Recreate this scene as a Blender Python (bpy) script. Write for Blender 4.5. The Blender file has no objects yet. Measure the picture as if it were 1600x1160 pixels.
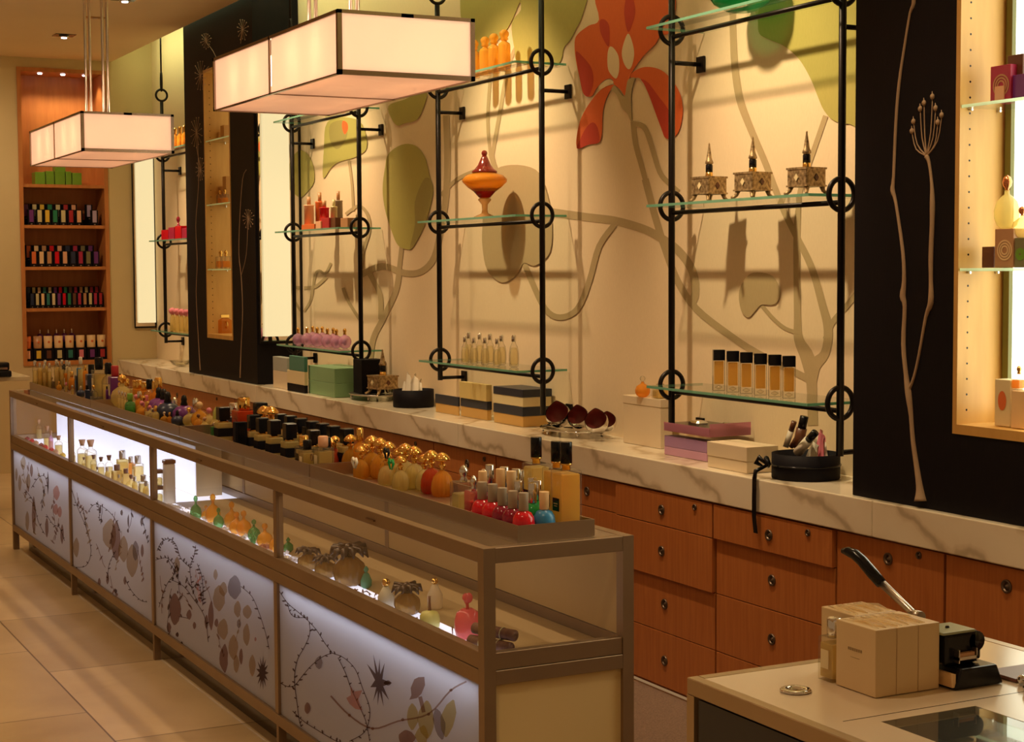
import bpy, math, random
from mathutils import Vector, Matrix
random.seed(7)
PI = math.pi
S = bpy.context.scene
C = S.collection

# ------------------------------------------------------------------ camera
EYE = Vector((0, 0, 1.640)); FPX = 2550.0
YAW, PITCH, ROLL = .4765, .0614, -.0056
FW = Vector((math.sin(YAW)*math.cos(PITCH), math.cos(YAW)*math.cos(PITCH), -math.sin(PITCH)))
_r = Vector((math.cos(YAW), -math.sin(YAW), 0)); _u = _r.cross(FW)
RT = _r*math.cos(ROLL)+_u*math.sin(ROLL); UP = -_r*math.sin(ROLL)+_u*math.cos(ROLL)
cam = bpy.data.cameras.new('camera'); co = bpy.data.objects.new('camera', cam); C.objects.link(co)
co.matrix_world = Matrix(((RT.x, UP.x, -FW.x, EYE.x), (RT.y, UP.y, -FW.y, EYE.y), (RT.z, UP.z, -FW.z, EYE.z), (0, 0, 0, 1)))
cam.sensor_fit = 'HORIZONTAL'; cam.sensor_width = 36; cam.lens = FPX*36/1600; cam.clip_start = .05
S.camera = co
S.view_settings.view_transform = 'Standard'; S.view_settings.look = 'None'
S.view_settings.exposure = -0.14; S.view_settings.gamma = 1
try: S.view_settings.use_curve_mapping = False
except Exception: pass
S.cycles.use_denoising = True
S.cycles.max_bounces = 10; S.cycles.diffuse_bounces = 4; S.cycles.glossy_bounces = 4
S.cycles.transmission_bounces = 6; S.cycles.transparent_max_bounces = 24
S.cycles.sample_clamp_indirect = 4
S.cycles.caustics_reflective = False; S.cycles.caustics_refractive = False

def at(px, py, x=None, y=None, z=None):
    """point of the room seen at a pixel, on the plane x=, y= or z="""
    d = FW+RT*((px-800)/FPX)-UP*((py-580)/FPX)
    if x is not None: t = (x-EYE.x)/d.x
    elif y is not None: t = (y-EYE.y)/d.y
    else: t = (z-EYE.z)/d.z
    return EYE+d*t
def mpp(p): return (Vector(p)-EYE).dot(FW)/FPX      # metres per pixel at p

# ------------------------------------------------------------------ world and lights
W = bpy.data.worlds.new('world'); S.world = W; W.use_nodes = True
W.node_tree.nodes['Background'].inputs[0].default_value = (1.0, .58, .27, 1)
W.node_tree.nodes['Background'].inputs[1].default_value = .29
WARM = (1.0, .71, .42)
def lamp(kind, loc, power, color=WARM, target=None, **k):
    l = bpy.data.lights.new('lamp', kind); l.energy = power; l.color = color
    for a, b in k.items(): setattr(l, a, b)
    o = bpy.data.objects.new('lamp', l); C.objects.link(o); o.location = loc
    if target is not None:
        o.rotation_euler = (Vector(target)-Vector(loc)).to_track_quat('-Z', 'Y').to_euler()
    return o
CEIL = 3.40
for y in (2.6, 4.93, 7.12, 9.32, 12.3):              # wall washers in the ceiling, one to each bay
    lamp('SPOT', (2.66, y, CEIL-.03), 190, WARM, (3.69, y, 1.95), spot_size=math.radians(66), spot_blend=1.0, shadow_soft_size=.04)
for y in (3.2, 4.6, 6.2, 7.8, 9.4, 11.36):           # downlights over the aisle behind the case
    lamp('SPOT', (2.66, y+.35, CEIL-.03), 62, WARM, (2.5, y+.35, 0), spot_size=math.radians(95), spot_blend=.8, shadow_soft_size=.04)
for x, y in ((.6, 2.5), (.6, 5.0), (.6, 7.5), (.8, 10.2), (-.8, 4.0), (-.8, 7.0)):
    lamp('SPOT', (x, y, CEIL-.03), 62, WARM, (x+.1, y, 0), spot_size=math.radians(110), spot_blend=.8, shadow_soft_size=.04)
lamp('AREA', (3.365, 6.4, 3.53), 46, (.94, 1.0, .48), shape='RECTANGLE', size=.10, size_y=14.2).rotation_euler = (0, math.radians(-68), 0)   # hidden cove tube above the ceiling edge
lamp('SPOT', (1.6, 12.0, CEIL-.03), 105, WARM, (1.9, 13.7, 1.6), spot_size=math.radians(100), spot_blend=.8, shadow_soft_size=.05)

# ------------------------------------------------------------------ materials
_m = {}
def mat(name, col=(.5, .5, .5), rough=.5, metal=0, emis=None, es=0, **k):
    if name in _m: return _m[name]
    m = bpy.data.materials.new(name); m.use_nodes = True; b = m.node_tree.nodes['Principled BSDF']
    b.inputs['Base Color'].default_value = (*col, 1); b.inputs['Roughness'].default_value = rough
    b.inputs['Metallic'].default_value = metal
    if emis: b.inputs['Emission Color'].default_value = (*emis, 1); b.inputs['Emission Strength'].default_value = es
    for a, v in k.items(): b.inputs[a.replace('_', ' ')].default_value = v
    m.diffuse_color = (*col, 1); _m[name] = m
    return m
def nodes(m): return m.node_tree.nodes, m.node_tree.links, m.node_tree.nodes['Principled BSDF']
def ramp(n, stops):
    r = n.new('ShaderNodeValToRGB'); e = r.color_ramp.elements
    while len(e) < len(stops): e.new(.5)
    for i, (p, c) in enumerate(stops): e[i].position = p; e[i].color = (*c, 1)
    return r
def coords(n, l, scale=(1, 1, 1), rot=(0, 0, 0)):
    t = n.new('ShaderNodeTexCoord'); mp = n.new('ShaderNodeMapping')
    mp.inputs['Scale'].default_value = scale; mp.inputs['Rotation'].default_value = rot
    l.new(t.outputs['Object'], mp.inputs[0]); return mp
def noisy(name, c1, c2, scale=(1, 1, 1), ns=5, rough=.5, bump=0, detail=4, metal=0, lo=.3, hi=.7, rot=(0, 0, 0), dist=0, **k):
    if name in _m: return _m[name]
    m = mat(name, c1, rough, metal, **k); n, l, b = nodes(m)
    mp = coords(n, l, scale, rot); t = n.new('ShaderNodeTexNoise'); t.inputs['Scale'].default_value = ns
    t.inputs['Detail'].default_value = detail; t.inputs['Distortion'].default_value = dist
    l.new(mp.outputs[0], t.inputs[0]); r = ramp(n, [(lo, c1), (hi, c2)]); l.new(t.outputs[0], r.inputs[0])
    l.new(r.outputs[0], b.inputs['Base Color'])
    if bump:
        bn = n.new('ShaderNodeBump'); bn.inputs['Strength'].default_value = bump; bn.inputs['Distance'].default_value = .002
        l.new(t.outputs[0], bn.inputs['Height']); l.new(bn.outputs[0], b.inputs['Normal'])
    return m
def glass(name, col, dens=.25, rough=.03, gloss=1.0, edge=.62):
    """clear or tinted glass: lets light straight through, with a fresnel reflection and a body colour that light also shines through"""
    if name in _m: return _m[name]
    m = bpy.data.materials.new(name); m.use_nodes = True; n = m.node_tree.nodes; l = m.node_tree.links
    n.remove(n['Principled BSDF']); out = n['Material Output']
    tr = n.new('ShaderNodeBsdfTransparent'); tr.inputs[0].default_value = (*[c**.5 for c in col], 1)
    if edge:      # light crosses more glass towards the rim of a round bottle
        l2 = n.new('ShaderNodeLayerWeight'); l2.inputs[0].default_value = .5; pw = n.new('ShaderNodeMath'); pw.operation = 'POWER'; pw.inputs[1].default_value = 2.2; l.new(l2.outputs['Facing'], pw.inputs[0])
        mc = n.new('ShaderNodeMix'); mc.data_type = 'RGBA'; mc.inputs[6].default_value = (*[c**.5 for c in col], 1); mc.inputs[7].default_value = (*[c**1.2*(1-edge) for c in col], 1)
        l.new(pw.outputs[0], mc.inputs[0]); l.new(mc.outputs[2], tr.inputs[0])
    df = n.new('ShaderNodeBsdfDiffuse'); df.inputs[0].default_value = (*col, 1)
    tl = n.new('ShaderNodeBsdfTranslucent'); tl.inputs[0].default_value = (*col, 1)
    dt = n.new('ShaderNodeMixShader'); dt.inputs[0].default_value = .5; l.new(df.outputs[0], dt.inputs[1]); l.new(tl.outputs[0], dt.inputs[2])
    gl = n.new('ShaderNodeBsdfGlossy'); gl.inputs['Roughness'].default_value = rough
    lw = n.new('ShaderNodeLayerWeight'); lw.inputs[0].default_value = .28
    mm = n.new('ShaderNodeMath'); mm.operation = 'MULTIPLY'; mm.inputs[1].default_value = gloss; mm.use_clamp = True
    ge = n.new('ShaderNodeNewGeometry'); fr = n.new('ShaderNodeMath'); fr.operation = 'SUBTRACT'; fr.inputs[0].default_value = 1; l.new(ge.outputs['Backfacing'], fr.inputs[1])
    mf = n.new('ShaderNodeMath'); mf.operation = 'MULTIPLY'; l.new(lw.outputs['Fresnel'], mf.inputs[0]); l.new(fr.outputs[0], mf.inputs[1]); l.new(mf.outputs[0], mm.inputs[0])   # only the outer face mirrors
    a = n.new('ShaderNodeMixShader'); a.inputs[0].default_value = dens; l.new(tr.outputs[0], a.inputs[1]); l.new(dt.outputs[0], a.inputs[2])
    b = n.new('ShaderNodeMixShader'); l.new(mm.outputs[0], b.inputs[0]); l.new(a.outputs[0], b.inputs[1]); l.new(gl.outputs[0], b.inputs[2])
    l.new(b.outputs[0], out.inputs[0]); m.diffuse_color = (*col, 1); _m[name] = m
    return m
def translucent(name, col, f=.7, es=0, ec=(1, 1, 1)):
    m = bpy.data.materials.new(name); m.use_nodes = True; n = m.node_tree.nodes; l = m.node_tree.links
    p = n['Principled BSDF']; p.inputs['Base Color'].default_value = (*col, 1); p.inputs['Roughness'].default_value = .35
    t = n.new('ShaderNodeBsdfTranslucent'); t.inputs[0].default_value = (*col, 1)
    p.inputs['Emission Color'].default_value = (*ec, 1); p.inputs['Emission Strength'].default_value = es/(1-f) if es else 0
    x = n.new('ShaderNodeMixShader'); x.inputs[0].default_value = f; l.new(p.outputs[0], x.inputs[1]); l.new(t.outputs[0], x.inputs[2])
    l.new(x.outputs[0], n['Material Output'].inputs[0]); _m[name] = m
    return m

M_wall = noisy('cream_wallpaper', (.80, .645, .415), (.86, .70, .465), (1, 40, 4), 14, .75, .15)
M_plain = noisy('ochre_plaster', (.62, .50, .27), (.66, .54, .30), ns=3, rough=.8)
M_ceil = noisy('ceiling_paint', (.84, .66, .42), (.87, .69, .44), ns=2, rough=.85)
M_iron = mat('black_iron', (.012, .008, .007), .38, .6)
M_bronze = noisy('brushed_bronze_frame', (.27, .18, .105), (.30, .205, .12), (1, 1, 1), 6, .42, 0, metal=.65)
M_chrome = mat('chrome', (.75, .73, .70), .08, 1)
M_satin = mat('satin_steel', (.55, .5, .44), .3, 1)
M_gold = mat('gold_metal', (.85, .52, .14), .12, 1)
M_dark = noisy('ebony_panel', (.004, .0035, .006), (.008, .006, .009), (1, 30, 1), 12, .6, Specular_IOR_Level=.16)
M_cherry = noisy('cherry_veneer', (.40, .125, .030), (.50, .175, .045), (2, 22, 1.2), 3.2, .38, 0, 5, dist=.6)
M_maple = noisy('maple_veneer', (.62, .34, .085), (.69, .40, .11), (6, 6, 1), 5, .4, 0, 5)
M_niche = noisy('niche_wood', (.46, .17, .045), (.55, .22, .06), (8, 2, 1), 4, .42)
M_black = mat('black_plastic', (.005, .005, .007), .22, Specular_IOR_Level=.3)
M_matblack = mat('black_card', (.007, .006, .009), .6, Specular_IOR_Level=.12)
M_white = mat('white_card', (.78, .72, .60), .55)
M_cream = mat('cream_card', (.74, .62, .36), .55)
M_paper = mat('white_paper', (.88, .82, .68), .7)
M_shelfglass = glass('shelf_glass', (.90, .97, .93), .01, .02, edge=0)
M_edgeglass = glass('shelf_glass_edge', (.30, .62, .48), .75, .1, edge=0)
M_caseglass = glass('case_glass', (.98, .98, .97), .004, .015, 1.0, 0)
M_clear = glass('clear_glass', (.95, .92, .82), .05, .03, .8)
M_amber = glass('amber_glass', (.98, .55, .08), .45, .05)
M_honey = glass('honey_liquid', (.96, .47, .07), .55, .05, .5)
M_pale = glass('pale_liquid', (.96, .80, .36), .42, .05, .8)
M_redglass = glass('dark_red_glass', (.75, .12, .03), .6, .04)
M_purple = glass('lilac_glass', (.88, .56, .78), .38, .05)
M_greenglass = glass('green_glass', (.22, .55, .22), .35, .04)

def marble():
    m = mat('veined_marble', (.8, .7, .5), .16); n, l, b = nodes(m)
    mp = coords(n, l, (1, 1, 1), (.3, .9, .5)); w = n.new('ShaderNodeTexWave'); w.wave_type = 'BANDS'
    w.inputs['Scale'].default_value = 2.0; w.inputs['Distortion'].default_value = 7; w.inputs['Detail'].default_value = 4; w.inputs['Detail Scale'].default_value = 1.4
    l.new(mp.outputs[0], w.inputs[0])
    r = ramp(n, [(0, (.52, .43, .30)), (.07, (.70, .60, .44)), (.26, (.80, .71, .55)), (1, (.83, .75, .59))])
    l.new(w.outputs[0], r.inputs[0]); l.new(r.outputs[0], b.inputs['Base Color'])
    return m
M_marble = marble()
def limestone():
    m = mat('limestone_tiles', (.6, .5, .35), .32); n, l, b = nodes(m)
    mp = coords(n, l, (1, 1, 1), (0, 0, PI/2)); t = n.new('ShaderNodeTexBrick')
    mp.inputs['Location'].default_value = (.05, .46, 0)
    t.inputs['Scale'].default_value = 1; t.inputs['Brick Width'].default_value = 1.12; t.inputs['Row Height'].default_value = .60
    t.inputs['Mortar Size'].default_value = .004; t.offset = .38; t.inputs['Mortar Smooth'].default_value = .3
    t.inputs['Color1'].default_value = (.56, .41, .22, 1); t.inputs['Color2'].default_value = (.72, .55, .32, 1); t.inputs['Mortar'].default_value = (.20, .12, .06, 1)
    l.new(mp.outputs[0], t.inputs[0])
    c2 = n.new('ShaderNodeTexCoord'); z = n.new('ShaderNodeTexNoise'); z.inputs['Scale'].default_value = 2.3; z.inputs['Detail'].default_value = 8; z.inputs['Distortion'].default_value = .6
    l.new(c2.outputs['Object'], z.inputs[0]); r = ramp(n, [(.3, (.72, .66, .60)), (.7, (1, 1, 1))]); l.new(z.outputs[0], r.inputs[0])
    x = n.new('ShaderNodeMix'); x.data_type = 'RGBA'; x.blend_type = 'MULTIPLY'; x.inputs[0].default_value = .8
    l.new(t.outputs[0], x.inputs[6]); l.new(r.outputs[0], x.inputs[7]); l.new(x.outputs[2], b.inputs['Base Color'])
    return m
M_tile = limestone()
M_carpet = noisy('brown_carpet', (.16, .10, .07), (.26, .17, .12), (1, 1, 1), 160, .95, .6, 2)
M_panel = translucent('backlit_acrylic', (.72, .68, .64), .74)
M_shade = translucent('lamp_shade_acrylic', (.90, .76, .64), .6, .36, (1.0, .66, .45))
M_deck = mat('glowing_acrylic_deck', (.9, .9, .9), .4, emis=(.78, .80, 1.0), es=1.1)
M_backlight = mat('light_table', (.9, .9, .9), .4, emis=(.68, .74, 1.0), es=.98)
M_glow = mat('glowing_acrylic_panel', (.25, .22, .15), .4, emis=(1.0, .82, .44), es=.93)
M_whiteglow = mat('white_light_panel', (.9, .9, .8), .3, emis=(.95, 1.0, .80), es=3.2)

# ------------------------------------------------------------------ mesh building
class MB:
    def __init__(s): s.v = []; s.f = []; s.m = []; s.cur = 0; s.sm = []; s.smooth = False
    def add(s, vs, fs, smooth=False):
        o = len(s.v); s.v += [tuple(v) for v in vs]
        for f in fs: s.f.append([i+o for i in f]); s.m.append(s.cur); s.sm.append(smooth)
    def box(s, x0, x1, y0, y1, z0, z1, mtx=None):
        if x0 > x1: x0, x1 = x1, x0
        if y0 > y1: y0, y1 = y1, y0
        if z0 > z1: z0, z1 = z1, z0
        v = [Vector(p) for p in ((x0, y0, z0), (x1, y0, z0), (x1, y1, z0), (x0, y1, z0), (x0, y0, z1), (x1, y0, z1), (x1, y1, z1), (x0, y1, z1))]
        if mtx: v = [mtx@p for p in v]
        s.add(v, [(3, 2, 1, 0), (4, 5, 6, 7), (0, 1, 5, 4), (1, 2, 6, 5), (2, 3, 7, 6), (3, 0, 4, 7)]); return s
    def bbox(s, x0, x1, y0, y1, z0, z1, b=.002, mtx=None):      # chamfered on its vertical and top edges
        pts = [(x0+b, y0), (x1-b, y0), (x1, y0+b), (x1, y1-b), (x1-b, y1), (x0+b, y1), (x0, y1-b), (x0, y0+b)]
        cx, cy = (x0+x1)/2, (y0+y1)/2
        def ring(z, k): return [Vector((cx+(p[0]-cx)*(1-k/max(1e-6, (x1-x0)/2)), cy+(p[1]-cy)*(1-k/max(1e-6, (y1-y0)/2)), z)) for p in pts]
        v = ring(z0, 0)+ring(z1-b, 0)+ring(z1, b)
        if mtx: v = [mtx@p for p in v]
        f = [tuple(range(7, -1, -1)), tuple(range(16, 24))]
        for r in (0, 8):
            for i in range(8): f.append((r+i, r+(i+1) % 8, r+8+(i+1) % 8, r+8+i))
        s.add(v, f); return s
    def lathe(s, prof, c=(0, 0, 0), seg=16, sx=1, sy=1, flute=0, nf=0, mtx=None, caps=True):
        v = []
        for r, z in prof:
            for i in range(seg):
                a = 2*PI*i/seg; rr = r*(1+(flute*math.cos(a*nf) if nf else 0))
                v.append(Vector((c[0]+rr*math.cos(a)*sx, c[1]+rr*math.sin(a)*sy, c[2]+z)))
        if mtx: v = [mtx@p for p in v]
        f = []
        for k in range(len(prof)-1):
            for i in range(seg):
                j = (i+1) % seg; f.append((k*seg+i, k*seg+j, (k+1)*seg+j, (k+1)*seg+i))
        s.add(v, f, True)
        if caps:
            o = len(s.v)-len(v)
            if prof[0][0] > 1e-5: s.f.append([o+i for i in range(seg-1, -1, -1)]); s.m.append(s.cur); s.sm.append(False)
            if prof[-1][0] > 1e-5: s.f.append([o+(len(prof)-1)*seg+i for i in range(seg)]); s.m.append(s.cur); s.sm.append(False)
        return s
    def tube(s, pts, r, seg=8, cap=True):
        pts = [Vector(p) for p in pts]; n = len(pts); rs = r if isinstance(r, (list, tuple)) else [r]*n
        v = []; pn = None
        for i, p in enumerate(pts):
            d = (pts[min(i+1, n-1)]-pts[max(i-1, 0)]).normalized()
            if pn is None:
                a = Vector((0, 0, 1)) if abs(d.z) < .9 else Vector((1, 0, 0)); pn = d.cross(a).normalized()
            pn = (pn-d*pn.dot(d)).normalized(); q = d.cross(pn)
            for k in range(seg):
                t = 2*PI*k/seg; v.append(p+(pn*math.cos(t)+q*math.sin(t))*rs[i])
        f = []
        for i in range(n-1):
            for k in range(seg):
                j = (k+1) % seg; f.append((i*seg+k, i*seg+j, (i+1)*seg+j, (i+1)*seg+k))
        if cap: f.append(tuple(range(seg-1, -1, -1))); f.append(tuple((n-1)*seg+k for k in range(seg)))
        s.add(v, f, True); return s
    def torus(s, c, R, r, ax='y', a0=0, a1=2*PI, seg=28, k=8):
        full = abs(a1-a0-2*PI) < 1e-6; n = seg+1
        pts = []
        for i in range(n):
            t = a0+(a1-a0)*i/seg; u, w = math.cos(t)*R, math.sin(t)*R
            pts.append(Vector(c)+(Vector((u, 0, w)) if ax == 'y' else Vector((0, u, w)) if ax == 'x' else Vector((u, w, 0))))
        return s.tube(pts, r, k, not full)
    def sphere(s, c, r, seg=14, rings=9, sx=1, sy=1, sz=1, mtx=None):
        pr = [(max(1e-6, r*math.sin(PI*i/rings)), -r*sz*math.cos(PI*i/rings)) for i in range(rings+1)]
        return s.lathe(pr, c, seg, sx, sy, mtx=mtx, caps=False)
    def poly(s, pts, n, t=.0):      # a flat outline (ear clipped by Blender), thickened along n when t is given
        pts = [Vector(p) for p in pts]; k = len(pts)
        if not t: s.add(pts, [tuple(range(k))]); return s
        n = Vector(n)*t
        s.add(pts+[p+n for p in pts], [tuple(range(k-1, -1, -1)), tuple(range(k, 2*k))]+[(i, (i+1) % k, k+(i+1) % k, k+i) for i in range(k)])
        return s
    def mesh(s, name, mats):
        me = bpy.data.meshes.new(name); me.from_pydata(s.v, [], s.f)
        for m in (mats if isinstance(mats, (list, tuple)) else [mats]): me.materials.append(m)
        me.polygons.foreach_set('material_index', s.m); me.polygons.foreach_set('use_smooth', s.sm); me.update()
        return me
    def build(s, name, mats, parent=None, loc=None):
        o = bpy.data.objects.new(name, s.mesh(name, mats)); C.objects.link(o)
        if loc is not None: o.location = loc
        if parent is not None: o.parent = parent
        return o
def bevel(o, w=.003, seg=2):
    b = o.modifiers.new('bevel', 'BEVEL'); b.width = w; b.segments = seg; b.limit_method = 'ANGLE'; return o
def tag(o, label, cat, group=None):
    o['label'] = label; o['category'] = cat
    if group: o['group'] = group
    return o
def thing(name, label, cat, loc=(0, 0, 0), rz=0, group=None):
    o = bpy.data.objects.new(name, None); C.objects.link(o); o.empty_display_size = .05
    o.location = loc; o.rotation_euler = (0, 0, rz); return tag(o, label, cat, group)
def struct(o): o['kind'] = 'structure'; return o

# ------------------------------------------------------------------ the room
XW = 3.69; XC = 3.349; ZC = .910; YF = 13.75
struct(MB().box(-4.2, XC+.05, -1.0, YF, -.05, 0).build('floor', M_tile))
struct(MB().box(2.22, XC+.02, -1.0, 10.6, 0, .008).build('carpet', M_carpet)); bpy.data.objects['carpet'].name = 'floor_carpet'
struct(MB().box(XW, XW+.1, -1.0, YF+.2, 0, 3.9).build('wall_right', M_wall))
w = MB(); NX0, NX1, NZ0, NZ1 = 2.575, 3.30, .88, 3.32
w.box(-4.2, NX0, YF, YF+.4, 0, 3.9); w.box(NX1, XW, YF, YF+.4, 0, 3.9); w.box(NX0, NX1, YF, YF+.4, 0, NZ0); w.box(NX0, NX1, YF, YF+.4, NZ1, 3.9); w.box(NX0, NX1, YF+.34, YF+.4, NZ0, NZ1)
struct(w.build('wall_back', M_plain))
struct(MB().box(-4.2, XC+.0, -1.0, YF, CEIL, CEIL+.08).build('ceiling', M_ceil))
struct(MB().box(XC, XW, -1.0, YF, 3.86, 3.92).box(XC-.02, XC, -1, YF, CEIL+.08, 3.9).build('ceiling_cove', M_plain))

# ------------------------------------------------------------------ mural on the right wall (flat paint on the wallpaper)
MURAL = ['taupe', 'olive', 'darkolive', 'orange', 'red', 'cream']
MUM = [noisy('mural_taupe', (.45, .35, .18), (.49, .38, .20), (1, 40, 4), 14, .75), noisy('mural_olive', (.42, .38, .095), (.47, .42, .11), (1, 40, 4), 14, .75),
       noisy('mural_dark_olive', (.32, .27, .075), (.35, .30, .09), (1, 40, 4), 14, .75), noisy('mural_orange', (.72, .13, .025), (.78, .15, .03), (1, 40, 4), 14, .75),
       noisy('mural_red', (.52, .045, .018), (.57, .055, .02), (1, 40, 4), 14, .75), M_wall]
mu = MB(); _layer = [0]
def smooth_closed(P, k=4):
    n = len(P); out = []
    for i in range(n):
        p0, p1, p2, p3 = P[i-1], P[i], P[(i+1) % n], P[(i+2) % n]
        for j in range(k):
            t = j/k; q = []
            for a in (0, 1):
                q.append(.5*(2*p1[a]+(p2[a]-p0[a])*t+(2*p0[a]-5*p1[a]+4*p2[a]-p3[a])*t*t+(3*p1[a]-p0[a]-3*p2[a]+p3[a])*t**3))
            out.append(tuple(q))
    return out
def smooth_open(P, k=4):
    P = [P[0]]+list(P)+[P[-1]]; out = []
    for i in range(1, len(P)-2):
        p0, p1, p2, p3 = P[i-1], P[i], P[i+1], P[i+2]
        for j in range(k):
            t = j/k; out.append(tuple(.5*(2*p1[a]+(p2[a]-p0[a])*t+(2*p0[a]-5*p1[a]+4*p2[a]-p3[a])*t*t+(3*p1[a]-p0[a]-3*p2[a]+p3[a])*t**3) for a in range(len(p1))))
    return out+[tuple(P[-2])]
def shape(P, colour, s=1, ox=0, oy=0, smooth=True, mb=None, X=None):
    """outline traced in photo pixels, laid on the wall plane"""
    P = [(ox+x/s, oy+y/s) for x, y in P]
    if smooth: P = smooth_closed(P)
    _layer[0] += 1; xx = XW-.0012-.00012*_layer[0]
    mu.cur = MURAL.index(colour); mu.poly([at(x, y, x=xx) for x, y in P][::-1], (-1, 0, 0))
def ribbon_pts(P, w):
    out_l = []; out_r = []; n = len(P)
    for i in range(n):
        a = P[max(0, i-1)]; b = P[min(n-1, i+1)]; dx, dy = b[0]-a[0], b[1]-a[1]; L = math.hypot(dx, dy) or 1
        ww = P[i][2] if len(P[i]) > 2 else w
        out_l.append((P[i][0]-dy/L*ww/2, P[i][1]+dx/L*ww/2)); out_r.append((P[i][0]+dy/L*ww/2, P[i][1]-dx/L*ww/2))
    return out_l, out_r
def stem(P, w, colour='taupe'):
    _layer[0] += 1; xx = XW-.0012-.00012*_layer[0]; a, b = ribbon_pts(smooth_open(P), w)
    mu.cur = MURAL.index(colour); n = len(a)
    mu.add([at(*p, x=xx) for p in a]+[at(*p, x=xx) for p in b], [(i+1, i, n+i, n+i+1) for i in range(n-1)])
Z2 = dict(s=3.8675, ox=700, oy=0); Z3 = dict(s=3.8675, ox=980, oy=0); Z5 = dict(s=3.867, ox=400, oy=150); Z1 = dict(s=2.6375, ox=640, oy=180); Z8 = dict(s=6.444, ox=440, oy=380); Z4 = dict(s=3.0525, ox=980, oy=280)
# stems
stem([(1008, 280), (1023, 336), (1039, 388), (1059, 440), (1088, 483), (1137, 522), (1183, 552), (1262, 592)], 11)
stem([(862, 332), (920, 340), (960, 345), (1000, 356), (1026, 368), (1059, 391), (1082, 424), (1086, 460), (1078, 476)], 13)
stem([(1270, 665, 16), (1268, 600, 16), (1262, 560, 22), (1248, 530, 15), (1246, 493, 11), (1245, 378, 11), (1247, 329, 9)], 11)
stem([(1268, 600, 15), (1272, 572, 20), (1289, 552, 14), (1294, 516, 14), (1285, 477, 12), (1268, 418, 11), (1242, 365, 10), (1226, 332, 10), (1213, 300, 10), (1195, 253, 10), (1171, 197, 11), (1156, 155, 12), (1148, 103, 11), (1145, 39, 10), (1144, -20, 10)], 11)
stem([(1290, 530), (1300, 505), (1324, 477), (1345, 450)], 9)
stem([(1246, 345), (1250, 300), (1262, 262), (1272, 233), (1290, 181)], 8)
stem([(1190, 477), (1209, 499), (1228, 514), (1248, 520)], 6)
stem([(989, 190), (993, 225), (1002, 258), (1008, 280)], 8)
stem([(988, 193), (1002, 196), (1010, 205), (1018, 228), (1031, 269), (1046, 287), (1060, 300)], 8)
stem([(767, 248), (762, 190), (766, 120), (770, 60), (772, 20)], 5); stem([(768, 248), (780, 181), (790, 124), (803, 80), (837, 28)], 6)
stem([(767, 240), (772, 258), (780, 275)], 8)
stem([(565, 429), (597, 416), (633, 427), (659, 424), (679, 401), (690, 350), (697, 305), (699, 240), (697, 180)], 10)
stem([(689, 305), (716, 279), (754, 263)], 6)
stem([(624, 425), (618, 456), (598, 499), (583, 530), (577, 575), (574, 600)], 9); stem([(573, 420), (584, 440), (594, 462), (595, 499)], 8)
stem([(637, 308), (632, 346), (625, 408), (621, 440)], 7)
stem([(807, 381), (830, 438), (852, 483), (875, 496), (902, 483), (921, 438), (936, 385), (960, 351)], 9)
stem([(475, 487), (486, 467), (492, 431), (499, 423), (508, 428), (517, 411)], 4); stem([(536, 450), (542, 467), (557, 492), (566, 505)], 5); stem([(475, 450), (493, 448), (510, 433)], 5)
stem([(545, 250), (550, 290), (552, 330)], 4); stem([(540, 335), (560, 322), (574, 335), (577, 360), (567, 395), (565, 420)], 5)
# leaves
shape([(790, 130), (800, 205), (860, 240), (950, 280), (1040, 360), (1110, 480), (1150, 580), (1190, 670), (1250, 730), (1340, 748), (1420, 700), (1420, -80), (800, -80)], 'olive', **Z3)
shape([(535, 530), (560, 480), (600, 447), (680, 455), (720, 500), (728, 560), (700, 598), (640, 600), (610, 630), (580, 660), (550, 640), (535, 590)], 'taupe', **Z4)
shape([(465, -60), (815, -60), (812, 90), (775, 170), (740, 240), (700, 290), (680, 370), (620, 400), (430, 380), (402, 300), (385, 140), (440, 60)], 'olive', **Z2)
shape([(75, 75), (115, -60), (440, -60), (420, 40), (380, 135), (340, 200), (250, 300), (200, 330), (150, 300), (100, 160)], 'olive', **Z2)
shape([(800, 60), (900, 20), (1030, -30), (1000, 100), (960, 150), (900, 165), (855, 180), (820, 140)], 'olive', **Z5)
shape([(880, 295), (960, 300), (1020, 370), (1050, 490), (1070, 560), (1060, 640), (1020, 780), (950, 910), (920, 928), (860, 905), (820, 820), (780, 690), (765, 560), (780, 430), (800, 350)], 'olive', **Z5)
shape([(1010, 510), (1050, 500), (1070, 560), (1060, 640), (1020, 780), (955, 905), (930, 915), (960, 780), (960, 640)], 'darkolive', **Z5)
shape([(405, 495), (410, 320), (430, 160), (550, 130), (640, 170), (670, 310), (600, 370), (500, 400), (450, 440)], 'olive', **Z5)
shape([(450, 170), (530, 150), (552, 230), (520, 300), (480, 320), (445, 260)], 'darkolive', **Z5)
shape([(525, 150), (552, 165), (555, 205), (535, 232), (520, 190)], 'orange', **Z5)
shape([(235, 350), (300, 340), (345, 420), (350, 520), (300, 590), (260, 620), (235, 600)], 'olive', **Z5)
shape([(300, 460), (310, 380), (340, 240), (420, 205), (520, 225), (560, 300), (585, 420), (580, 560), (520, 620), (470, 610), (440, 660), (380, 690), (320, 640), (300, 540)], 'taupe', **Z1)
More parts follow.
